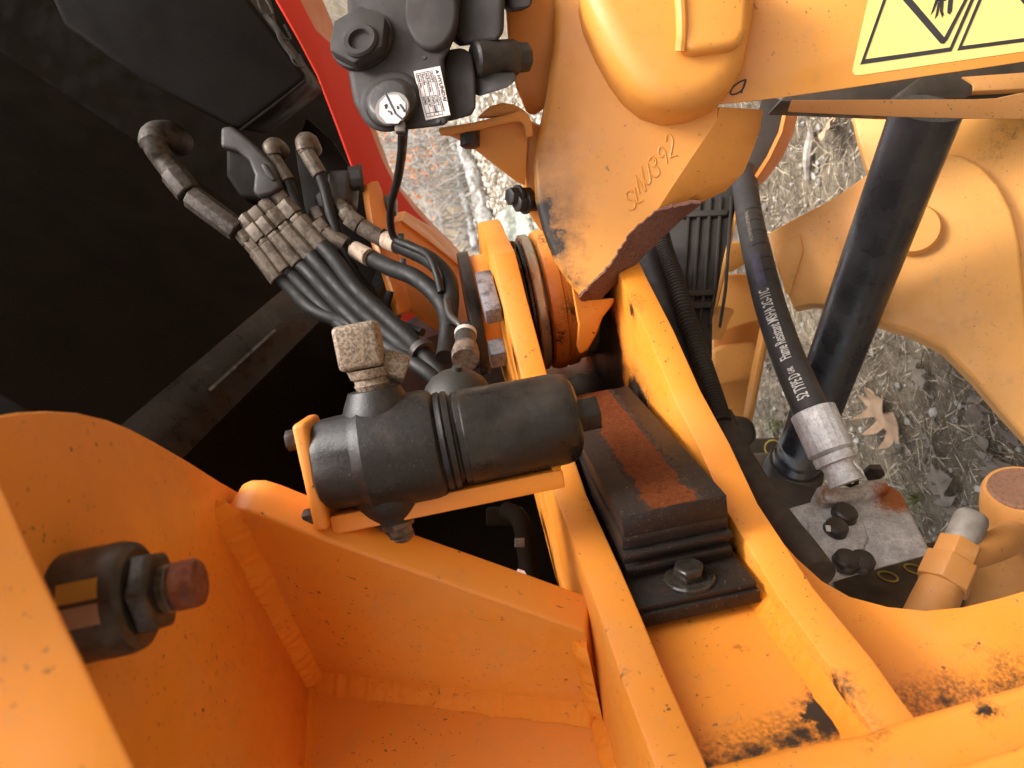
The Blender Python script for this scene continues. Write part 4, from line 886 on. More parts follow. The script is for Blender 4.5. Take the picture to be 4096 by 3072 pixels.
obj('scrape', sheet([[A_.lerp(B_, f)+(d1_+d2_)*0.0118+(C-A_).normalized()*.0035+d1_*w for f in [0.38+0.045*i for i in range(8)]] for w in (0.0025, -0.0025)], 0.0004), simple('scraped edge', (0.10, 0.088, 0.075), (0.012, 0.010, 0.008), 0.5, 0.2, 70, 200, 0.3), tank, label='scraped bare streak on the folded edge')
# interior recess: dark bulkhead that closes the space behind the filter, and the underside of the cab above
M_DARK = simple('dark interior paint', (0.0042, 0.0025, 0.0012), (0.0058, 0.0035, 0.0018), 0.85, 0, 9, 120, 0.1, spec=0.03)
bulk = thing('bulkhead', fr(0.3, -1.25, -0.4), 'unlit black bulkhead behind the filter inside the machine', 'panel')
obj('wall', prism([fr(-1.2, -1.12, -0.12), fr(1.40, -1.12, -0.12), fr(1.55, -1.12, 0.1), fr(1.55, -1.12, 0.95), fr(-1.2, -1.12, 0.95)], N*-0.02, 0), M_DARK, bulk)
obj('dark_backing', prism([W(x, y, 1.85) for x, y in ((-900, -700), (1140, -700), (1150, 0), (1240, 200), (1330, 400), (1430, 660), (1500, 800), (1560, 1100), (1640, 1420), (1500, 1700), (-900, 1700))], F*0.02, 0), M_DARK, bulk)  # black sheet added so that gaps in the interior stay dark
obj('shade_slab', prism([fr(0.42, -1.12, 0.42), fr(1.6, -1.12, 0.42), fr(1.6, -0.85, 0.42), fr(0.42, -0.80, 0.42)], Z*0.02, 0), M_DARK, bulk)  # slab added to block overhead light from the recess
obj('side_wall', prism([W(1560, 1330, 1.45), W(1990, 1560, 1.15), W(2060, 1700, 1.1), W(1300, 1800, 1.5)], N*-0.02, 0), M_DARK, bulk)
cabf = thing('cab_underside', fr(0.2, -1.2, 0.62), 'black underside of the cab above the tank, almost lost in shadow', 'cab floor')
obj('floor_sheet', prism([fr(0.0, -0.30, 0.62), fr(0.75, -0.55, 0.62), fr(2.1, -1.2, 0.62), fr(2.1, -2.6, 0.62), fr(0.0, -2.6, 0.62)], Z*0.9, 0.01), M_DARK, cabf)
# box with clips, upper left
M_BOX = simple('black cover', (0.0075, 0.0052, 0.0035), (0.011, 0.0078, 0.0055), 0.62, 0, 12, 150, 0.12, spec=0.12)
X1 = Pl((1200, 300, 1.02), (700, 100, 0.98), (950, 510, 1.03))
bxt = thing('cover_box', X1.at(900, 500, -0.1), 'black cover box with rounded corner and metal clips along its edge', 'cover box')
obj('lid', prism([X1.at(x, y) for x, y in ((100, -250), (940, -250), (1000, 0), (1100, 130), (1190, 255), (1226, 305), (1212, 330), (965, 522), (920, 508), (560, 320), (250, 100))], X1.n*-0.22, 0.008, 4), M_BOX, bxt)
M_CLIP = simple('worn clip metal', (0.03, 0.025, 0.02), (0.075, 0.062, 0.052), 0.5, 0.3, 60)
for x, y, l in ((1060, 20, 60), (1130, 120, 60), (1192, 240, 45)):
    obj('clip', tube([X1.at(x-30, y-20, 0.004), X1.at(x-30+l*.35, y-20+l*.8, 0.006), X1.at(x+l*.55, y+l*.6, 0.002), X1.at(x+5, y-22, -0.002)], 0.0017, 6, 3), M_CLIP, bxt)
obj('edge_strip', tube([X1.at(1062, 55, .003), X1.at(1110, 118, .004), X1.at(1125, 160, .003), X1.at(1180, 235, .003)], 0.004, 6, 4), M_CLIP, bxt)
obj('edge_strip', tube([X1.at(1222, 322, .001), X1.at(1100, 418, .001), X1.at(962, 522, .001)], 0.0022, 6, 4), M_BOX, bxt)

# ================================================================ RED PANEL
M_RED = paint('red panel paint', (0.78, 0.035, 0.014), 0.45, 0.2, speck=0.15)
RP = Pl((1250, 100, 1.30), (1480, 700, 1.42), (1800, 1150, 1.62))
rin = [(1080, -150), (1110, 0), (1200, 158), (1276, 304), (1358, 519), (1420, 690), (1440, 735), (1450, 1000), (1500, 1300), (1600, 1420), (1780, 1350), (1960, 1250), (1900, 1060)]
rout = [(1801, 975), (1719, 905), (1640, 820), (1580, 740), (1525, 630), (1478, 506), (1432, 380), (1383, 247), (1330, 180), (1263, 120), (1202, 0), (1150, -150)]
rp = thing('red_panel', RP.at(1700, 1200, -0.02), 'curved red side panel with edge tinted orange for daylight beside the dark interior', 'body panel')
obj('panel', prism([RP.at(x, y) for x, y in rin+rout], RP.n*-0.006, 0.001), M_RED, rp)
M_PEACH = paint('daylight-tinted panel edge', (0.66, 0.22, 0.10), 0.5, 0.5, speck=0.3)  # peach tint puts the daylight on the red panel's rim into the colour
outer = [(1760, 925), (1690, 850), (1608, 755), (1560, 670), (1516, 550), (1475, 430), (1428, 304), (1392, 215), (1352, 146), (1291, 0), (1240, -150)]
inn = [(1740, 925), (1672, 858), (1580, 740), (1540, 665), (1478, 506), (1440, 405), (1383, 247), (1335, 185), (1263, 120), (1202, 0), (1150, -150)]
outer = [(1815, 975)]+outer; inn = [(1801, 975)]+inn
obj('rim', sheet([[RP.at(x, y) for x, y in inn], [RP.at(x, y, -0.055) for x, y in outer]], 0.004), M_PEACH, rp, label='rolled outer rim of the panel with daylight put into its colour')
# orange brackets in front of the red panel
M_ORB = paint('inner bracket paint', (0.66, 0.215, 0.028), 0.45, 0.4, speck=0.3)
O1 = Pl((1500, 760, 1.10), (1620, 1200, 1.05), (1800, 1050, 1.22))
ib = thing('inner_bracket', O1.at(1640, 1240, -0.02), 'orange bracket of welded strip and angled plate in front of the red panel', 'bracket')
obj('strip', prism([O1.at(x, y) for x, y in ((1468, 738), (1490, 724), (1512, 722), (1530, 760), (1548, 850), (1570, 940), (1590, 1030), (1625, 1130), (1645, 1228), (1640, 1245), (1600, 1255), (1560, 1120), (1500, 940))], O1.n*-0.012, 0.002), M_ORB, ib)
obj('angled_plate', prism([O1.at(x, y, -0.012) for x, y in ((1572, 890), (1605, 882), (1700, 950), (1800, 1030), (1895, 1115), (1905, 1190), (1880, 1290), (1850, 1330), (1760, 1310), (1640, 1225), (1600, 1100))], O1.n*-0.01, 0.001), M_ORB, ib)
fl_i = [(1575, 892), (1608, 882), (1700, 950), (1800, 1030), (1895, 1115)]; fl_o = [(1585, 850), (1622, 845), (1720, 905), (1820, 985), (1905, 1075)]
obj('angled_flange', sheet([[O1.at(x, y, -0.008) for x, y in fl_i], [O1.at(x, y, -0.075) for x, y in fl_o]], 0.008), M_ORB, ib)
obj('post', prism([O1.at(x, y, -0.02) for x, y in ((1876, 1025), (1908, 1018), (1915, 1080), (1900, 1112), (1886, 1100))], O1.n*-0.03, 0.002), M_ORB, ib)
p = O1.at(1570, 822, 0.0); obj('bolt', hexp(p+EX*-0.012, p+EX*0.006, 0.017, 0.001), M_DARKNUT, ib)
# ================================================================ RIGHT SIDE: steering cylinder, lettered hose, block, axle
M_CYL = simple('black cylinder paint', (0.020, 0.019, 0.020), (0.036, 0.033, 0.033), 0.30, 0, 14, 200, 0.15, rv=0.14)
M_RUB = simple('black rubber hose', (0.020, 0.0165, 0.0155), (0.030, 0.025, 0.023), 0.62, 0, 20, 300, 0.25)
cyl = thing('steering_cylinder', W(3180, 1870, 1.5), 'thick black steering cylinder tube running from the yellow axle to the dark clevis', 'hydraulic cylinder')
c_top, c_bot = W(3710, 432, 0.975), W(3183, 1860, 1.50)
obj('barrel', lathe(c_top, c_bot, [(0, 0.046), (0.90, 0.046), (0.905, 0.048), (0.92, 0.048), (0.925, 0.046), (0.955, 0.046), (0.96, 0.05), (1, 0.052)], 48), M_CYL, cyl)
M_BRN = simple('oily brown-black iron', (0.030, 0.022, 0.016), (0.055, 0.04, 0.028), 0.55, 0, 20, 200, 0.3)
dv = (c_bot-c_top).normalized()
obj('gland', lathe(c_bot-dv*0.01, c_bot+dv*0.10, [(0, 0.056), (0.3, 0.062), (1, 0.060)], 36, bev=0.002), M_BRN, cyl)
clev = thing('clevis_bracket', W(3180, 2040, 1.45), 'dark oily bracket and clevis at the foot of the steering cylinder', 'bracket')
kp = Pl((3100, 1950, 1.30), (3300, 1950, 1.28), (3150, 2150, 1.22))
obj('plate', prism([kp.at(x, y) for x, y in ((2960, 1880), (3080, 1905), (3220, 1940), (3340, 1960), (3420, 2200), (3300, 2330), (3000, 2100))], kp.n*-0.05, 0.004), M_BRN, clev)
M_PLK = simple('grey-brown worn bar', (0.13, 0.10, 0.075), (0.09, 0.065, 0.05), 0.8, 0, 20, 100, 0.3)
obj('bar', prism([W(2985, 1822, 1.6), W(3125, 1818, 1.62), W(3122, 1868, 1.58), W(2990, 1878, 1.55)], F*0.05, 0.004), M_PLK, clev)
M_RING = simple('yellow ring paint', (0.42, 0.33, 0.05), (0.30, 0.22, 0.03), 0.6)
def ring(par, c_, n_, R, r):
    u = n_.orthogonal().normalized(); v = n_.cross(u)
    obj('marking_ring', tube([c_+(u*math.cos(2*math.pi*k/28)+v*math.sin(2*math.pi*k/28))*R for k in range(29)], r, 6, 1, cap=False), M_RING, par)
obj('dark_plate', prism([W(2950, 1760, 1.75), W(3140, 1752, 1.8), W(3150, 1830, 1.75), W(2980, 1850, 1.7)], F*0.03, 0.003), M_BRN, clev)
ring(clev, W(3093, 1792, 1.72), (C-W(3093, 1792, 1.7)).normalized(), 0.019, 0.0022)
# lettered hose
hose = thing('lettered_hose', W(3290, 1750, 0.86), 'thick black hydraulic hose with white lettering and grey crimped ferrule', 'hose')
hp = [W(2975, 690, 1.26), W(2996, 860, 1.17), W(3032, 1030, 1.07), W(3080, 1220, 1.0), W(3148, 1420, 0.935), W(3212, 1570, 0.885), W(3252, 1660, 0.862)]
HRD = 0.0212
obj('hose', tube(hp, HRD, 28, 10), M_RUB, hose)
pth = catmull(hp, 24); cum = [0]
for a, b in zip(pth, pth[1:]): cum.append(cum[-1]+(b-a).length)
def hose_at(s):
    s = max(0, min(cum[-1]-1e-6, s))
    for i in range(len(cum)-1):
        if cum[i+1] >= s:
            f = (s-cum[i])/(cum[i+1]-cum[i]); return pth[i].lerp(pth[i+1], f), (pth[i+1]-pth[i]).normalized()
def s_of(px, py):
    best = None
    for i, p in enumerate(pth):
        r = p-C; x = 2048+FP*r.dot(EX)/r.dot(F); y = 1536-FP*r.dot(EY)/r.dot(F); k = abs(y-py)
        if best is None or k < best[0]: best = (k, cum[i])
    return best[1]
M_WHT = simple('white hose print', (0.55, 0.52, 0.47), (0.40, 0.37, 0.33), 0.6)
def hose_text(body, s_start, s_end, hgt_, phi, mat=M_WHT, flip=False):
    probe = text_bm(body, 1.0, lambda a, b, c_: Vector((a, b, c_)), 0); w = max(v.co.x for v in probe.verts); probe.free()
    Ls = s_end-s_start; sx = Ls/w; k = hgt_/0.72
    def fn(a, b, c_):
        s = s_start+a*sx; p, t = hose_at(s); view = (C-p); view = (view-t*view.dot(t)).normalized(); side = view.cross(t)
        ang_ = phi+(b*k-hgt_/2)/HRD*(-1 if flip else 1)
        return p+(view*math.cos(ang_)+side*math.sin(ang_))*(HRD+0.0002+(0.0003 if c_ > 0 else 0))
    bm = text_bm(body, 1.0, fn, 0.001, bold=0.008, cuts=12); obj('lettering', bm, mat, hose)
# the print reads up the picture, from the ferrule towards the top
hose_text('52 TYPE D', s_of(0, 1625), s_of(0, 1540), 0.0148, -0.12, flip=True)
hose_text('Flame Resistant MSHA 2G-11C', s_of(0, 1478), s_of(0, 1195), 0.0148, -0.15, flip=True)
hose_text('POWERHUPSPIRAL', s_of(0, 1010), s_of(0, 890), 0.0055, -0.15, simple('faded print', (0.20, 0.16, 0.13), (0.13, 0.11, 0.09), 0.7), flip=True)
hose_text('G4K', s_of(0, 1530), s_of(0, 1506), 0.008, -0.12, flip=True)
M_PUR = simple('dark purple print', (0.035, 0.028, 0.06), (0.045, 0.034, 0.07), 0.6)
def hose_patch(s0, s1, a0, a1, mat, name):
    rows = []
    for i in range(9):
        s = s0+(s1-s0)*i/8; p, t = hose_at(s); view = (C-p); view = (view-t*view.dot(t)).normalized(); side = view.cross(t)
        rows.append([p+(view*math.cos(a)+side*math.sin(a))*(HRD+0.0004) for a in [a0+(a1-a0)*k/5 for k in range(6)]])
    obj(name, sheet(rows, 0.0003), mat, hose)
hose_patch(s_of(0, 1055), s_of(0, 1180), -0.45, 0.15, M_PUR, 'printed_band')
for y in (870, 915, 960, 1005, 1060, 1110):
    s = s_of(0, y); q = []
    for k in range(9):
        p, t = hose_at(s+0.012*(k/8)); view = (C-p); view = (view-t*view.dot(t)).normalized(); side = view.cross(t); a = 1.3-1.5*k/8
        q.append(p+(view*math.cos(a)+side*math.sin(a))*(HRD+0.0001))
    obj('wrap_ridge', tube(q, 0.0006, 5, 2), M_RUB, hose)
f0, f1 = W(3248, 1640, 0.862), W(3328, 1818, 0.842)
gal = G('galvanised steel'); nz_ = gal.noise(28, 6, .75)
cgal = gal.mix(gal.ramp(nz_, 0.35, 0.7), (0.34, 0.325, 0.32), (0.56, 0.54, 0.53)); cgal = gal.mix(gal.ramp(gal.noise(300, 3), 0.5, 0.62, 0, .35), cgal, (0.17, 0.15, 0.14)); cgal = gal.mix(gal.ramp(gal.noise(420, 2), 0.62, 0.68, 0, .4), cgal, (0.62, 0.60, 0.59))
_d = Pl((3300, 2010, 0.88), (3720, 2215, 0.83), (3400, 2300, 0.80)); rp_ = _d.at(3570, 1985, 0.004); cgal = gal.mix(gal.ramp(gal.noise(1.0, 5, .7, gal.stretch(35, 160, 60)), 0.42, 0.7, 0, .55), cgal, (0.24, 0.215, 0.20)); jz = gal.math('MULTIPLY', gal.math('SUBTRACT', gal.noise(60, 6, .75), .5), .05)
cgal = gal.mix(gal.near(rp_, 0.024, 0.008, jz), cgal, gal.mix(gal.noise(150, 4), (0.36, 0.11, 0.025), (0.15, 0.045, 0.015)))
cgal = gal.mix(gal.near(_d.at(3295, 1975, 0.012), 0.014, 0.012, jz), cgal, (0.22, 0.12, 0.06))
M_GALVS = gal.out(cgal, 0.62, 0.25, gal.noise(170, 5, .7), 0.45, 0.001)
obj('ferrule', lathe(f0, f1, [(0, 0.0225), (0.03, 0.0265), (0.06, 0.027), (0.93, 0.0265), (0.96, 0.0245), (1, 0.022)], 20), M_GALVS, hose, ang=12)
f2 = W(3345, 1848, 0.838); f3 = W(3385, 1935, 0.83)
obj('neck', lathe(f1, f3, [(0, 0.0235), (0.28, 0.0235), (0.32, 0.0185), (0.5, 0.017), (1, 0.0195)], 28), M_GALVS, hose)
# manifold block
D1 = Pl((3300, 2010, 0.88), (3720, 2215, 0.83), (3400, 2300, 0.80))
blk = thing('manifold_block', D1.at(3450, 2280, -0.05), 'grey galvanised flange block with dark domed bolts and an orange rusty corner', 'hydraulic block')
obj('block', rough(prism([D1.at(x, y) for x, y in ((3140, 2038), (3270, 2000), (3420, 1970), (3510, 1950), (3562, 1940), (3606, 1968), (3660, 2085), (3727, 2218), (3560, 2262), (3400, 2308), (3300, 2340), (3190, 2260))], ray(3450, 2150).normalized()*0.06, 0.004, 2), 0.0005, 80), M_GALVS, blk)
obj('flange', rough(prism([D1.at(x, y, 0.012) for x, y in ((3268, 1945), (3300, 1930), (3375, 1948), (3440, 1935), (3478, 1918), (3545, 1905), (3565, 1950), (3480, 1985), (3390, 2005), (3300, 2012), (3285, 1995))], D1.n*-0.03, 0.005, 3), 0.0006, 80), M_GALVS, blk)
obj('flange_half', rough(prism([D1.at(x, y, 0.018) for x, y in ((3295, 1938), (3370, 1950), (3440, 1940), (3468, 1928), (3476, 1962), (3462, 1980), (3390, 1998), (3330, 2002), (3300, 1992))], D1.n*-0.012, 0.005, 3), 0.0005, 80), M_GALVS, blk)
obj('pad', rough(prism([D1.at(x, y, 0.004) for x, y in ((3230, 2065), (3300, 2030), (3380, 2018), (3430, 2045), (3460, 2095), (3475, 2150), (3450, 2220), (3380, 2270), (3300, 2290), (3240, 2200))], D1.n*-0.006, 0.003, 3), 0.0004, 80), M_GALVS, blk)
M_DOMEB = simple('dark bolt head', (0.030, 0.022, 0.018), (0.055, 0.042, 0.034), 0.4, 0.3, 60)
for x, y, r in ((3372, 2068, 0.0145), (3337, 2125, 0.0135), (3378, 2256, 0.0145), (3440, 2258, 0.0140)):
    a = D1.at(x, y, 0.002); obj('bolt_head', lathe(a, a+D1.n*0.014, [(0, r*1.05), (0.2, r*1.05), (0.25, r), (0.75, r*.97), (0.95, r*.8), (1, r*.5)], 24), M_DOMEB, blk)
obj('bolt_head', hexp(D1.at(3400, 1925, 0.010), D1.at(3398, 1905, 0.018), 0.012, 0.001), M_DARKNUT, blk)
obj('paint_dab', prism([D1.at(x, y, 0.0195) for x, y in ((3396, 1908), (3404, 1906), (3416, 1932), (3408, 1936))], D1.n*-0.001), M_WHT, blk)
obj('paint_dab', prism([D1.at(x, y, 0.0165) for x, y in ((3302, 2100), (3322, 2102), (3324, 2126), (3306, 2124))], D1.n*-0.001), M_WHT, blk)
obj('bolt_head', hexp(D1.at(3500, 1900, -0.002), D1.at(3492, 1880, -0.002), 0.013, 0.001), M_DARKNUT, blk)
low = thing('valve_plate', W(3600, 2330, 0.95), 'dark brown plate with two yellow-ringed holes under the grey block', 'plate')
Q1 = Pl((3400, 2300, 0.93), (3740, 2230, 0.98), (3600, 2440, 0.86))
obj('plate', prism([Q1.at(x, y) for x, y in ((3330, 2250), (3560, 2200), (3760, 2160), (3850, 2330), (3880, 2560), (3350, 2560))], Q1.n*-0.03, 0.002), M_BRN, low)
ring(low, Q1.at(3552, 2306, 0.001), Q1.n, 0.0115, 0.0015); ring(low, Q1.at(3656, 2276, 0.001), Q1.n, 0.0115, 0.0015)
# axle housing
M_AXLE = paint('axle paint', (0.72, 0.33, 0.075), 0.48, 1.0, speck=0.7, blobs=[(W(3850, 540, 1.2), 0.010, 0.018, .8), (W(3980, 590, 1.2), 0.012, 0.02, .8), (W(4030, 520, 1.2), .008, .012, .8), (W(3940, 650, 1.2), .008, .014, .7)])
X2 = Pl((3200, 1000, 1.34), (4000, 1000, 1.20), (3800, 600, 1.24))
axl = thing('front_axle', X2.at(3800, 1300, -0.1), 'broad yellow axle housing with round cover seen below the black cylinder', 'axle')
ao = [(3395, 380), (3430, 540), (3475, 692), (3330, 795), (3190, 868), (3072, 932), (3110, 1080), (3175, 1232), (3250, 1216), (3330, 1222), (3430, 1256), (3520, 1300), (3650, 1340), (3780, 1410), (3900, 1530), (4000, 1650), (4120, 1780), (4400, 2000), (4400, 380)]
obj('housing', prism([X2.at(x, y) for x, y in ao], X2.n*-0.06, 0.004, 3), M_AXLE, axl)
rc = [(3475, 702), (3620, 640), (3700, 615), (3775, 605), (3850, 620), (3925, 660), (3995, 735), (4050, 840), (4080, 960), (4095, 1100), (4120, 1400), (4145, 1802), (4000, 1642), (3900, 1522), (3780, 1402), (3650, 1333), (3520, 1293), (3440, 1252), (3400, 1100), (3430, 860)]
obj('round_cover', prism([X2.at(x, y, 0.03) for x, y in rc], X2.n*-0.035, 0.008, 4), M_AXLE, axl)
a = X2.at(3650, 925, 0.025); obj('pin_boss', lathe(a, a+X2.n*0.022, [(0, 0.045), (0.7, 0.044), (1, 0.040)], 40), M_AXLE, axl)
obj('rib', prism([X2.at(x, y, 0.004) for x, y in ((3100, 990), (3200, 935), (3215, 1000), (3160, 1180), (3140, 1170))], X2.n*-0.01, 0.002), M_AXLE, axl)
# strip bar and the dark beam above it
M_STRIP = paint('dusty strip paint', (0.56, 0.26, 0.075), 0.55, 0.9, speck=0.8)
sb = Pl((3160, 430, 0.90), (4096, 440, 0.86), (3600, 480, 0.88))
obj('guard_strip', prism([sb.at(x, y) for x, y in ((3165, 400), (3400, 399), (3900, 397), (4000, 392), (4090, 372), (4300, 340), (4300, 470), (4096, 476), (3900, 475), (3600, 468), (3300, 455), (3150, 448))], ray(3600, 425).normalized()*0.05, 0.0015), M_STRIP, label='dusty tan-orange flat strip crossing in front of the black cylinder', cat='flat bar')
bmk = thing('cross_beam', W(3600, 400, 1.15), 'dark brown beam in the shadowed gap under the decal plate', 'beam')
obj('beam', prism([W(x, y, 1.12) for x, y in ((3120, 405), (3170, 345), (3600, 290), (4096, 210), (4300, 180), (4300, 420), (3600, 425))], F*0.06, 0.004), M_BRN, bmk)
obj('lug', prism([W(x, y, 1.08) for x, y in ((3590, 375), (3680, 310), (3840, 305), (3895, 340), (3893, 372), (3860, 392), (3600, 395))], F*0.03, 0.003), M_BRN, bmk)
obj('light_rail', prism([W(x, y, 1.10) for x, y in ((3850, 305), (4200, 280), (4200, 350), (3895, 365), (3893, 335))], F*0.02, 0.003), M_STRIP, bmk)
# yellow pipe end with fitting, lower right
M_FITP = paint('painted fitting', (0.40, 0.165, 0.035), 0.68, 1.4, speck=0.6)
M_TOPR = rusty('brown rusted cap', (0.15, 0.065, 0.035), (0.22, 0.10, 0.05), 0.5, 0.85, 0, 30, 0.8)
M_GCAP = simple('dull grey cap', (0.22, 0.19, 0.16), (0.15, 0.13, 0.11), 0.6, 0.3, 60)
yp = thing('cylinder_end', W(3900, 2500, 0.80), 'yellow cylinder end with rusty top and painted elbow fitting', 'hydraulic cylinder')
y0, y1 = W(4085, 1955, 0.80), W(3990, 2640, 0.98); yd = (y1-y0)
obj('barrel', lathe(y0, y1, [(0, 0.036), (0.02, 0.0385), (0.10, 0.0385), (0.105, 0.0355), (0.3, 0.042), (0.7, 0.058), (1, 0.068)], 40), M_FITP, yp)
obj('rusty_cap', rough(lathe(y0-yd*0.012, y0+yd*0.004, [(0, 0.030), (0.5, 0.0325), (1, 0.033)], 32), 0.0015, 60), M_TOPR, yp)
q0, q1 = W(3892, 2062, 0.735), W(3722, 2440, 0.70); qd = q1-q0
def ql(name, a, b, prof, mat, seg, bev=0.001, ch=None): return obj(name, lathe(q0+qd*a, q0+qd*b, prof, seg, bev=bev), mat, yp)
ql('grey_cap', 0.0, 0.34, [(0, 0.0145), (0.12, 0.0162), (1, 0.0165)], M_GCAP, 24)
ql('hex', 0.31, 0.55, [(0, 0.021), (1, 0.0215)], M_FITP, 6, 0.0012)
ql('hex_nut', 0.50, 0.75, [(0, 0.026), (1, 0.026)], M_FITP, 6, 0.0015)
ql('pipe', 0.72, 1.2, [(0, 0.0195), (0.1, 0.0205), (1, 0.022)], M_FITP, 24)
e0 = q0+qd*0.42
obj('elbow', tube([e0, W(3960, 2190, 0.735), W(4020, 2165, 0.755), W(4060, 2140, 0.80)], lambda f: 0.019-0.003*math.sin(f*3.1), 18, 8), M_FITP, yp)

# ================================================================ CENTRE: dark guard, conduits, yellow bracket
M_PLAS = simple('dark ribbed plastic', (0.020, 0.015, 0.0115), (0.030, 0.023, 0.0175), 0.6, 0, 14, 200, 0.12)
G1_ = Pl((2700, 900, 1.26), (2880, 900, 1.24), (2780, 1400, 1.14))
gd_ = thing('ribbed_guard', G1_.at(2780, 1450, -0.05), 'dark ribbed plastic guard standing behind the corrugated conduit', 'guard')
obj('panel', prism([G1_.at(x, y) for x, y in ((3000, 640), (2945, 820), (2905, 1000), (2870, 1150), (2850, 1240), (2848, 1420), (2835, 1500), (2760, 1400), (2700, 1200), (2650, 1050), (2640, 900), (2740, 820), (2850, 780))], G1_.n*-0.04, 0.003), M_PLAS, gd_)
for i in range(5):
    x = 2700+i*42
    obj('rib', prism([G1_.at(x+52, 780, .006), G1_.at(x+66, 780, .006), G1_.at(x+42, 1150, .006), G1_.at(x+18, 1300, .006), G1_.at(x+6, 1300, .006), G1_.at(x+28, 1150, .006)], G1_.n*-0.01, 0.0015), M_PLAS, gd_)
for y in (845, 1165, 1215): obj('crossbar', prism([G1_.at(2730-(y-845)*.08, y, .008), G1_.at(2915-(y-845)*.17, y-10, .008), G1_.at(2910-(y-845)*.17, y+14, .008), G1_.at(2730-(y-845)*.08, y+22, .008)], G1_.n*-0.012, 0.0015), M_PLAS, gd_)
wedge = obj('side_cover', prism([G1_.at(x, y, -0.004) for x, y in ((3050, 380), (3150, 400), (3128, 520), (3075, 630), (3015, 715), (2965, 775), (2925, 850), (2880, 800), (2980, 640))], G1_.n*-0.05, 0.003), M_PLAS, gd_)
obj('curved_edge', sheet([[W(x, y, 1.22) for x, y in ((3150, 430), (3128, 530), (3078, 635), (3020, 725), (3005, 738))], [W(x, y, 1.30) for x, y in ((3196, 435), (3172, 540), (3125, 640), (3060, 725), (3025, 745))]], 0.006), M_ORB, gd_, label='curved orange edge beside the dark cover')
obj('edge_strip', prism([G1_.at(x, y, 0.002) for x, y in ((2940, 838), (2952, 838), (2905, 1060), (2868, 1225), (2855, 1235), (2890, 1050))], G1_.n*-0.02, 0.001), M_AXLE, gd_)
def conduit(path, r, name, label, mat=None, pitch=0.0052, amp=0.10):
    p_ = catmull(path, 40); L = sum((b-a).length for a, b in zip(p_, p_[1:])); n_ = int(L/pitch*4)
    q = [p_[min(len(p_)-1, int(i*(len(p_)-1)/n_))].lerp(p_[min(len(p_)-1, int(i*(len(p_)-1)/n_)+1)], (i*(len(p_)-1)/n_) % 1) for i in range(n_+1)]
    bm = tube(q, lambda f: r*(1-amp*(1 if (int(round(f*n_)) % 4) in (0, 1) else 0)), 14, 1)
    return obj(name, bm, mat or M_PLAS, label=label, cat='conduit', ang=20)
conduit([W(2632, 900, 1.15), W(2660, 1010, 1.13), W(2700, 1120, 1.10), W(2745, 1270, 1.06), W(2800, 1430, 1.02), W(2850, 1580, 0.98), W(2885, 1690, 0.955)], 0.0150, 'corrugated_conduit', 'thick black corrugated conduit running down past the lower hinge plate')
conduit([W(2608, 900, 1.18), W(2632, 990, 1.16), W(2660, 1070, 1.14), W(2695, 1140, 1.125)], 0.0085, 'corrugated_conduit', 'thinner black corrugated conduit joining the thick one from above')
h_ = thing('dark_hose', W(3260, 2230, 0.80), 'dark dusty woven hose curving from the conduit clamp to the grey block', 'hose')
obj('hose', tube([W(2860, 1660, 0.98), W(2915, 1760, 0.95), W(2980, 1870, 0.92), W(3062, 2010, 0.86), W(3140, 2120, 0.81), W(3215, 2215, 0.77), W(3275, 2300, 0.74)], 0.0185, 20, 8), simple('dusty woven hose', (0.036, 0.027, 0.02), (0.055, 0.042, 0.031), 0.75, 0, 30, 500, 0.5), h_)
obj('clamp', lathe(W(2872, 1668, 1.0), W(2905, 1722, 0.99), [(0, 0.021), (1, 0.021)], 20, bev=0.001), M_PLAS, h_)
obj('guide_hose', tube([W(2570, 960, 1.22), W(2610, 1100, 1.17), W(2660, 1230, 1.12), W(2730, 1420, 1.07), W(2800, 1580, 1.03)], 0.026, 20, 8), M_RUB, label='plain black hose behind the corrugated conduit', cat='hose')
yb = thing('axle_bracket', W(2950, 1600, 1.4), 'grimy yellow cast bracket with round lug standing behind the lettered hose', 'bracket')
def yp_(name, pts, d, dep, bev=0.006, seg=3): obj(name, rough(prism([W(x, y, d) for x, y in pts], F*dep, bev, seg), 0.0008, 30), M_AXLE, yb)
yp_('lug', ((2885, 985), (2915, 962), (2990, 965), (3020, 990), (3015, 1030), (2960, 1070), (2900, 1085), (2880, 1060)), 1.36, 0.05, 0.01)
yp_('arm', ((2870, 1100), (2960, 1092), (3080, 1105), (3105, 1240), (3100, 1270), (2980, 1298), (2900, 1330), (2860, 1330)), 1.42, 0.08)
yp_('web', ((2850, 1290), (3090, 1265), (3070, 1400), (3010, 1700), (2840, 1700)), 1.52, 0.06)
yp_('pad', ((2850, 1400), (2905, 1378), (3010, 1365), (3034, 1385), (3030, 1480), (3010, 1512), (2850, 1556)), 1.44, 0.06, 0.014, 4)
yp_('edge_plate', ((3060, 1300), (3078, 1310), (3060, 1420), (3030, 1560), (3000, 1700), (2985, 1700), (3015, 1520)), 1.38, 0.03, 0.003)
obj('cup', lathe(W(2885, 1232, 1.30), W(2862, 1360, 1.30), [(0, 0.022), (0.1, 0.0235), (0.2, 0.020), (1, 0.010)], 24), M_AXLE, yb)
obj('foot_casting', rough(prism([W(x, y, 1.35) for x, y in ((2860, 1700), (2960, 1660), (3020, 1680), (3040, 1760), (2990, 1800), (2960, 1880), (2900, 1800))], F*0.1, 0.02, 4), .001, 30), M_BRN, yb)

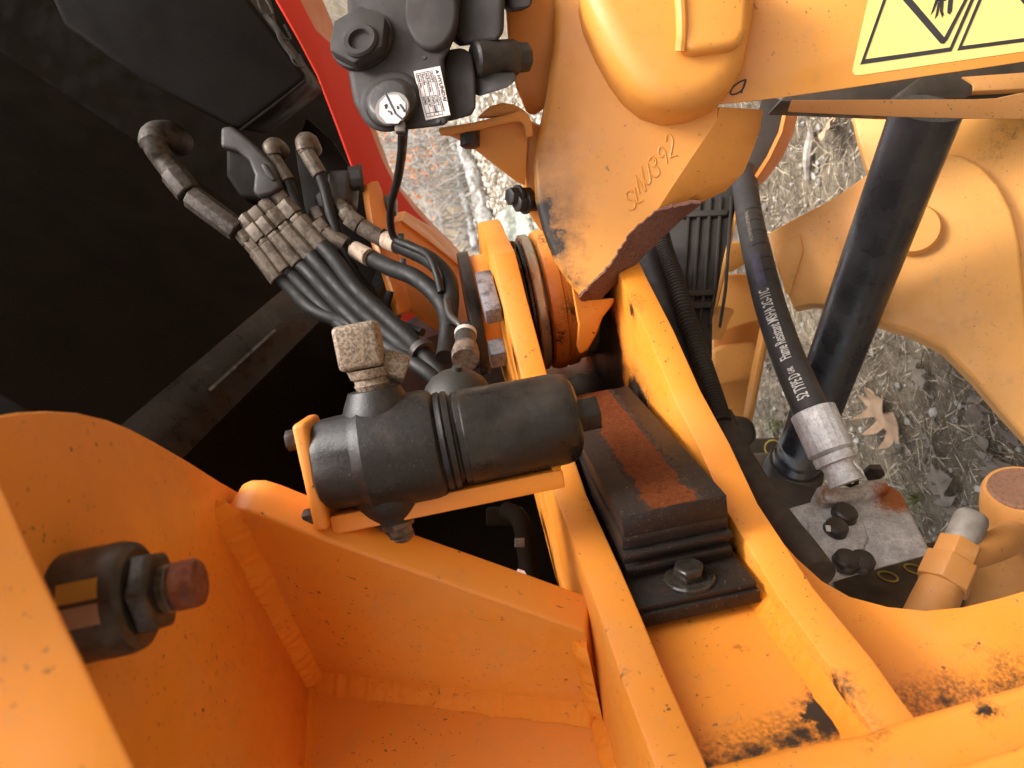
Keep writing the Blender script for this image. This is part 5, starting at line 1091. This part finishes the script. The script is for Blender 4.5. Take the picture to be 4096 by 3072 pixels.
# ================================================================ LEFT: hydraulic hoses with fittings
M_HOSE = simple('black hose rubber', (0.0075, 0.0058, 0.0048), (0.012, 0.0095, 0.0078), 0.58, 0, 20, 300, 0.2, spec=0.3)
M_FERR = rusty('dirty crimped ferrule', (0.150, 0.115, 0.085), (0.095, 0.066, 0.046), 0.52, 0.55, 0.45, 60, 0.35, mott=0.2)
def hyd(name, label, path, r, ferr=None, fr_r=None, nuts=(), group=None, sleeve=None):
    t = thing(name, path[-1], label, 'hose', group)
    obj('hose', tube(path, r, 16, 8), M_HOSE, t)
    if ferr:
        a, b = ferr; R = fr_r or r*1.35
        obj('ferrule', lathe(a, b, [(0, R*.8), (0.02, R), (0.97, R), (1, R*.92)], 10, bev=0.0006), M_FERR, t, ang=12)
    for a, b, R in nuts: obj('nut', hexp(a, b, R, 0.0008, rot=random.uniform(0, 1)), M_FERR, t)
    if sleeve: obj('printed_sleeve', lathe(*sleeve, [(0, r*1.08), (1, r*1.08)], 20), M_SLEEVE, t)
    return t
M_SLEEVE = rusty('beige printed sleeve', (0.36, 0.26, 0.18), (0.12, 0.08, 0.06), 0.60, 0.7, 0, 90, 0.2)
D = 1.04
def w(x, y, d=D): return W(x, y, d)
# tube with elbow and the four big hoses
hyd('hydraulic_hose', 'lowest black hose of the bundle with a long steel elbow tube and rusty nut', [w(1105, 1098), w(1160, 1145), w(1258, 1240, 1.02), w(1416, 1304, 1.0), w(1543, 1380, .97), w(1690, 1475, .93), w(1760, 1530, .92)], 0.0108,
    (w(1030, 1000), w(1118, 1118)), 0.0145, [(w(968, 930), w(1000, 968), 0.0130), (w(998, 966), w(1030, 1004), 0.0120)])
M_FERRD = rusty('dark stained tube', (0.085, 0.065, 0.05), (0.05, 0.034, 0.025), 0.5, 0.6, 0.3, 110, 0.45)
et = thing('elbow_tube', w(970, 935), 'steel elbow tube with stained collar above the lowest hose', 'hydraulic tube')
obj('tube', tube([w(722, 572, 1.10), w(672, 540, 1.06), w(622, 545, 1.04), w(618, 582, 1.03), w(655, 640), w(720, 725)], lambda f: 0.0205 if f < .6 else 0.0165, 16, 6), M_FERRD, et)
obj('collar', lathe(w(690, 690), w(758, 775), [(0, 0.0185), (0.05, 0.0195), (0.95, 0.0195), (1, 0.017)], 8, bev=0.001), M_FERRD, et)
obj('sleeve', lathe(w(765, 785), w(955, 920+5), [(0, 0.0165), (0.02, 0.0180), (0.98, 0.0180), (1, 0.016)], 8, bev=0.001), M_FERRD, et)
specs = [((1070, 975), (1150, 1082), [(1150, 1082), (1182, 1110), (1290, 1221), (1390, 1320), (1500, 1420)], 'second black hose of the bundle, beside the one with the elbow tube'),
         ((1108, 950), (1198, 1055), [(1198, 1055), (1239, 1090), (1330, 1190), (1420, 1280), (1560, 1420)], 'third black hose of the bundle, its ferrule between two others'),
         ((1150, 915), (1246, 1024), [(1246, 1024), (1300, 1085), (1404, 1200), (1500, 1290), (1630, 1400), (1720, 1490)], 'fourth black hose of the bundle with a broad ribbed ferrule'),
         ((1198, 880), (1292, 985), [(1292, 985), (1340, 1040), (1429, 1158), (1543, 1266), (1651, 1367), (1740, 1468), (1780, 1520)], 'topmost black hose of the bundle, passing through the cable tie')]
for i, (a, b, pth_, lb) in enumerate(specs):
    k = Vector((a[0]-b[0], a[1]-b[1])); 
    hyd('hydraulic_hose', lb, [w(x, y, D-0.0002*max(0, x-1200)) for x, y in pth_], 0.0112, (w(*a), w(*b)), 0.0150,
        [(w(a[0]-12, a[1]-14), w(*a), 0.0140), (w(a[0]-58, a[1]-69), w(a[0]-14, a[1]-17), 0.0160), (w(a[0]-92, a[1]-108), w(a[0]-58, a[1]-70), 0.0148)])
obj('cable_tie', lathe(w(1680, 1395, .945), w(1694, 1412, .94), [(0, 0.0175), (1, 0.0175)], 20), M_BLKM, label='black cable tie round the hose bundle beside the red panel', cat='cable tie')
# two upright hoses from elbows
def elbow_hose(name, lb, pts, e, fe):
    t = hyd(name, lb, pts, 0.0082, fe, 0.0112)
    obj('elbow', tube(e, 0.0125, 12, 6), M_FERR, t)
    obj('nut', hexp(fe[0], fe[0].lerp(fe[1], -0.18), 0.0112, 0.0008), M_FERR, t)
elbow_hose('hydraulic_hose', 'black hose dropping from the left of two bent steel elbows', [w(1150, 725), w(1175, 790), w(1215, 880), w(1262, 970), w(1330, 1090), w(1400, 1200)], [w(1128, 606, 1.08), w(1104, 584, 1.05), w(1084, 592), w(1090, 622)], (w(1090, 632), w(1150, 725)))
elbow_hose('hydraulic_hose', 'black hose dropping from the right of two bent steel elbows, nearest the red panel', [w(1280, 700), w(1300, 760), w(1325, 860), w(1362, 970), w(1420, 1090), w(1500, 1200)], [w(1256, 600, 1.08), w(1238, 566, 1.05), w(1216, 566), w(1222, 600)], (w(1226, 610), w(1280, 700)))
# hoses to the right
hyd('hydraulic_hose', 'black hose arching over in front of the orange bracket, with a beige printed sleeve', [w(1520, 940), w(1560, 965), w(1640, 1000, 1.0), w(1720, 1040, .98), w(1785, 1105, .96), w(1802, 1180, .94), w(1795, 1270, .92), w(1788, 1370, .9), w(1780, 1430, .88)], 0.0118,
    (w(1442, 905), w(1532, 958)), 0.0125, [(w(1395, 868), w(1440, 902), 0.0140), (w(1378, 840), w(1398, 868), 0.0120)], sleeve=(w(1540, 957), w(1592, 982, 1.02)))
hyd('hydraulic_hose', 'lower arching black hose with printed sleeve, meeting the upper one at the tie', [w(1400, 990), w(1440, 1010), w(1560, 1070, 1.0), w(1650, 1105, .97), w(1730, 1165, .95), w(1780, 1235, .93), w(1800, 1320, .91)], 0.0120,
    (w(1300, 925), w(1385, 980)), 0.0120, [(w(1268, 890), w(1302, 924), 0.0135)], sleeve=(w(1420, 1000), w(1478, 1030, 1.02)))
obj('loom_tube', tube([w(1545, 1075, 1.08), w(1520, 1140, 1.08), w(1490, 1230, 1.08), w(1470, 1290, 1.08)], 0.0125, 16, 6), simple('grey woven sleeve', (0.10, 0.085, 0.07), (0.06, 0.05, 0.04), 0.7, 0, 60), label='grey woven tube behind the arching hoses', cat='tube')
obj('loom_tube', tube([w(1560, 1165, 1.02), w(1545, 1240, 1.02), w(1590, 1290, 1.0), w(1690, 1330, .97)], 0.006, 10, 6), M_HOSE, label='thin black wire loom below the lower arching hose', cat='wire loom')
for x, y in ((1605, 958), (1612, 1058)):
    p = w(x, y, 0.99); obj('cable_tie', box(p, EX*0.004, EY*0.008, F*0.004, 0.001), M_BLKM, label='small black cable tie head standing on the upper arching hose' if y < 1000 else 'small black cable tie head on the lower arching hose', cat='cable tie')
# sensor cable
obj('sensor_cable', tube([V1.at(1612, 525, 0.008), W(1606, 620, 0.78), W(1590, 720, 0.85), W(1566, 810, 0.92), W(1562, 890, 0.97), W(1580, 955, 0.99), W(1640, 985, 0.975), W(1710, 1020, .955), W(1745, 1090, .94), W(1765, 1170, .93)], 0.0052, 12, 8), M_HOSE, label='thin black cable hanging from the round valve sensor to the hoses', cat='cable')
# casting and small blocks between the hoses
M_CBLK = simple('dirty grey casting', (0.026, 0.020, 0.0165), (0.045, 0.036, 0.030), 0.55, 0.1, 24, 200, 0.3)
vc = thing('valve_casting', w(1050, 800), 'grey cast valve section with round bore above the hose bundle', 'casting')
V2 = Pl((1000, 620, 1.02), (1120, 720, 1.02), (1050, 800, 1.02))
obj('body', rough(prism([V2.at(x, y) for x, y in ((880, 505), (925, 500), (1000, 560), (1040, 600), (1090, 650), (1128, 745), (1090, 775), (1035, 790), (1008, 770), (1015, 700), (990, 640), (940, 600), (880, 590))], V2.n*-0.08, 0.007, 4), .0006, 60), M_CBLK, vc)
obj('rib', prism([V2.at(x, y, 0.004) for x, y in ((1040, 655), (1060, 650), (1105, 715), (1090, 725), (1060, 700))], V2.n*-0.01, 0.003, 3), M_CBLK, vc)
obj('port_block', rough(prism([V2.at(x, y, -0.01) for x, y in ((900, 560), (1000, 590), (1080, 660), (1120, 760), (1040, 800), (960, 790), (900, 700))], V2.n*-0.06, 0.008, 3), .0006, 60), M_BOX, vc)
sbk = thing('solenoid_block', w(1380, 800, 1.08), 'dark brown solenoid block between the hoses and the red panel', 'valve')
obj('block', rough(prism([W(x, y, 1.06) for x, y in ((1310, 680), (1395, 676), (1400, 700), (1392, 800), (1340, 830), (1270, 840), (1250, 780), (1300, 740))], F*0.07, 0.006, 3), .0005, 60), M_CBLK, sbk)
obj('stub', lathe(W(1395, 715, 1.08), W(1450, 712, 1.085), [(0, 0.019), (0.7, 0.019), (0.72, 0.022), (1, 0.021)], 10, bev=.001), M_CBLK, sbk)
obj('fitting', hexp(W(1345, 815, 1.06), W(1385, 850, 1.05), 0.013, 0.001), M_FERR, sbk)
obj('fitting', hexp(W(1262, 845, 1.06), W(1285, 885, 1.05), 0.012, 0.001), M_FERR, sbk)
obj('dark_cover', prism([W(x, y, 1.20) for x, y in ((1225, 470), (1330, 560), (1440, 735), (1465, 740), (1520, 960), (1600, 1260), (1560, 1400), (1300, 1150), (1230, 900), (1180, 600))], F*0.02, 0.002), M_BOX, label='dark sheet behind the hoses beside the red panel', cat='panel')
# dark pulley-like round in front of the red panel and the harness in the recess
obj('dark_drum', lathe(W(1800, 1560, 1.22), W(1740, 1460, 1.30), [(0, 0.11), (0.9, 0.11), (1, 0.10)], 40), simple('dark red-brown drum', (0.05, 0.012, 0.009), (0.03, 0.01, 0.008), 0.5), label='dark round drum in front of the red panel behind the accumulator', cat='drum')
hn = thing('wiring_harness', W(2130, 2400, 0.95), 'dark taped wiring harness with pale tag in the recess under the filter bracket', 'wiring')
obj('harness', tube([W(2020, 2040, 0.92), W(2080, 2080, 0.90), W(2105, 2200, 0.88), W(2120, 2330, 0.86), W(2150, 2460, 0.84)], 0.012, 14, 6), M_DARK, hn)
obj('connector', box(W(2020, 2065, 0.98), EX*0.026, EY*0.012, F*0.012, 0.004), M_DARK, hn)
obj('tag', prism([W(x, y, 0.82) for x, y in ((2048, 2330), (2055, 2300), (2072, 2276), (2098, 2284), (2112, 2312), (2104, 2362), (2050, 2350))], F*0.0012), M_WLAB, hn)
obj('connector_clip', box(W(2078, 2170, 0.85), EX*0.006, EY*0.005, F*0.004, 0.001), M_CLIP, hn)
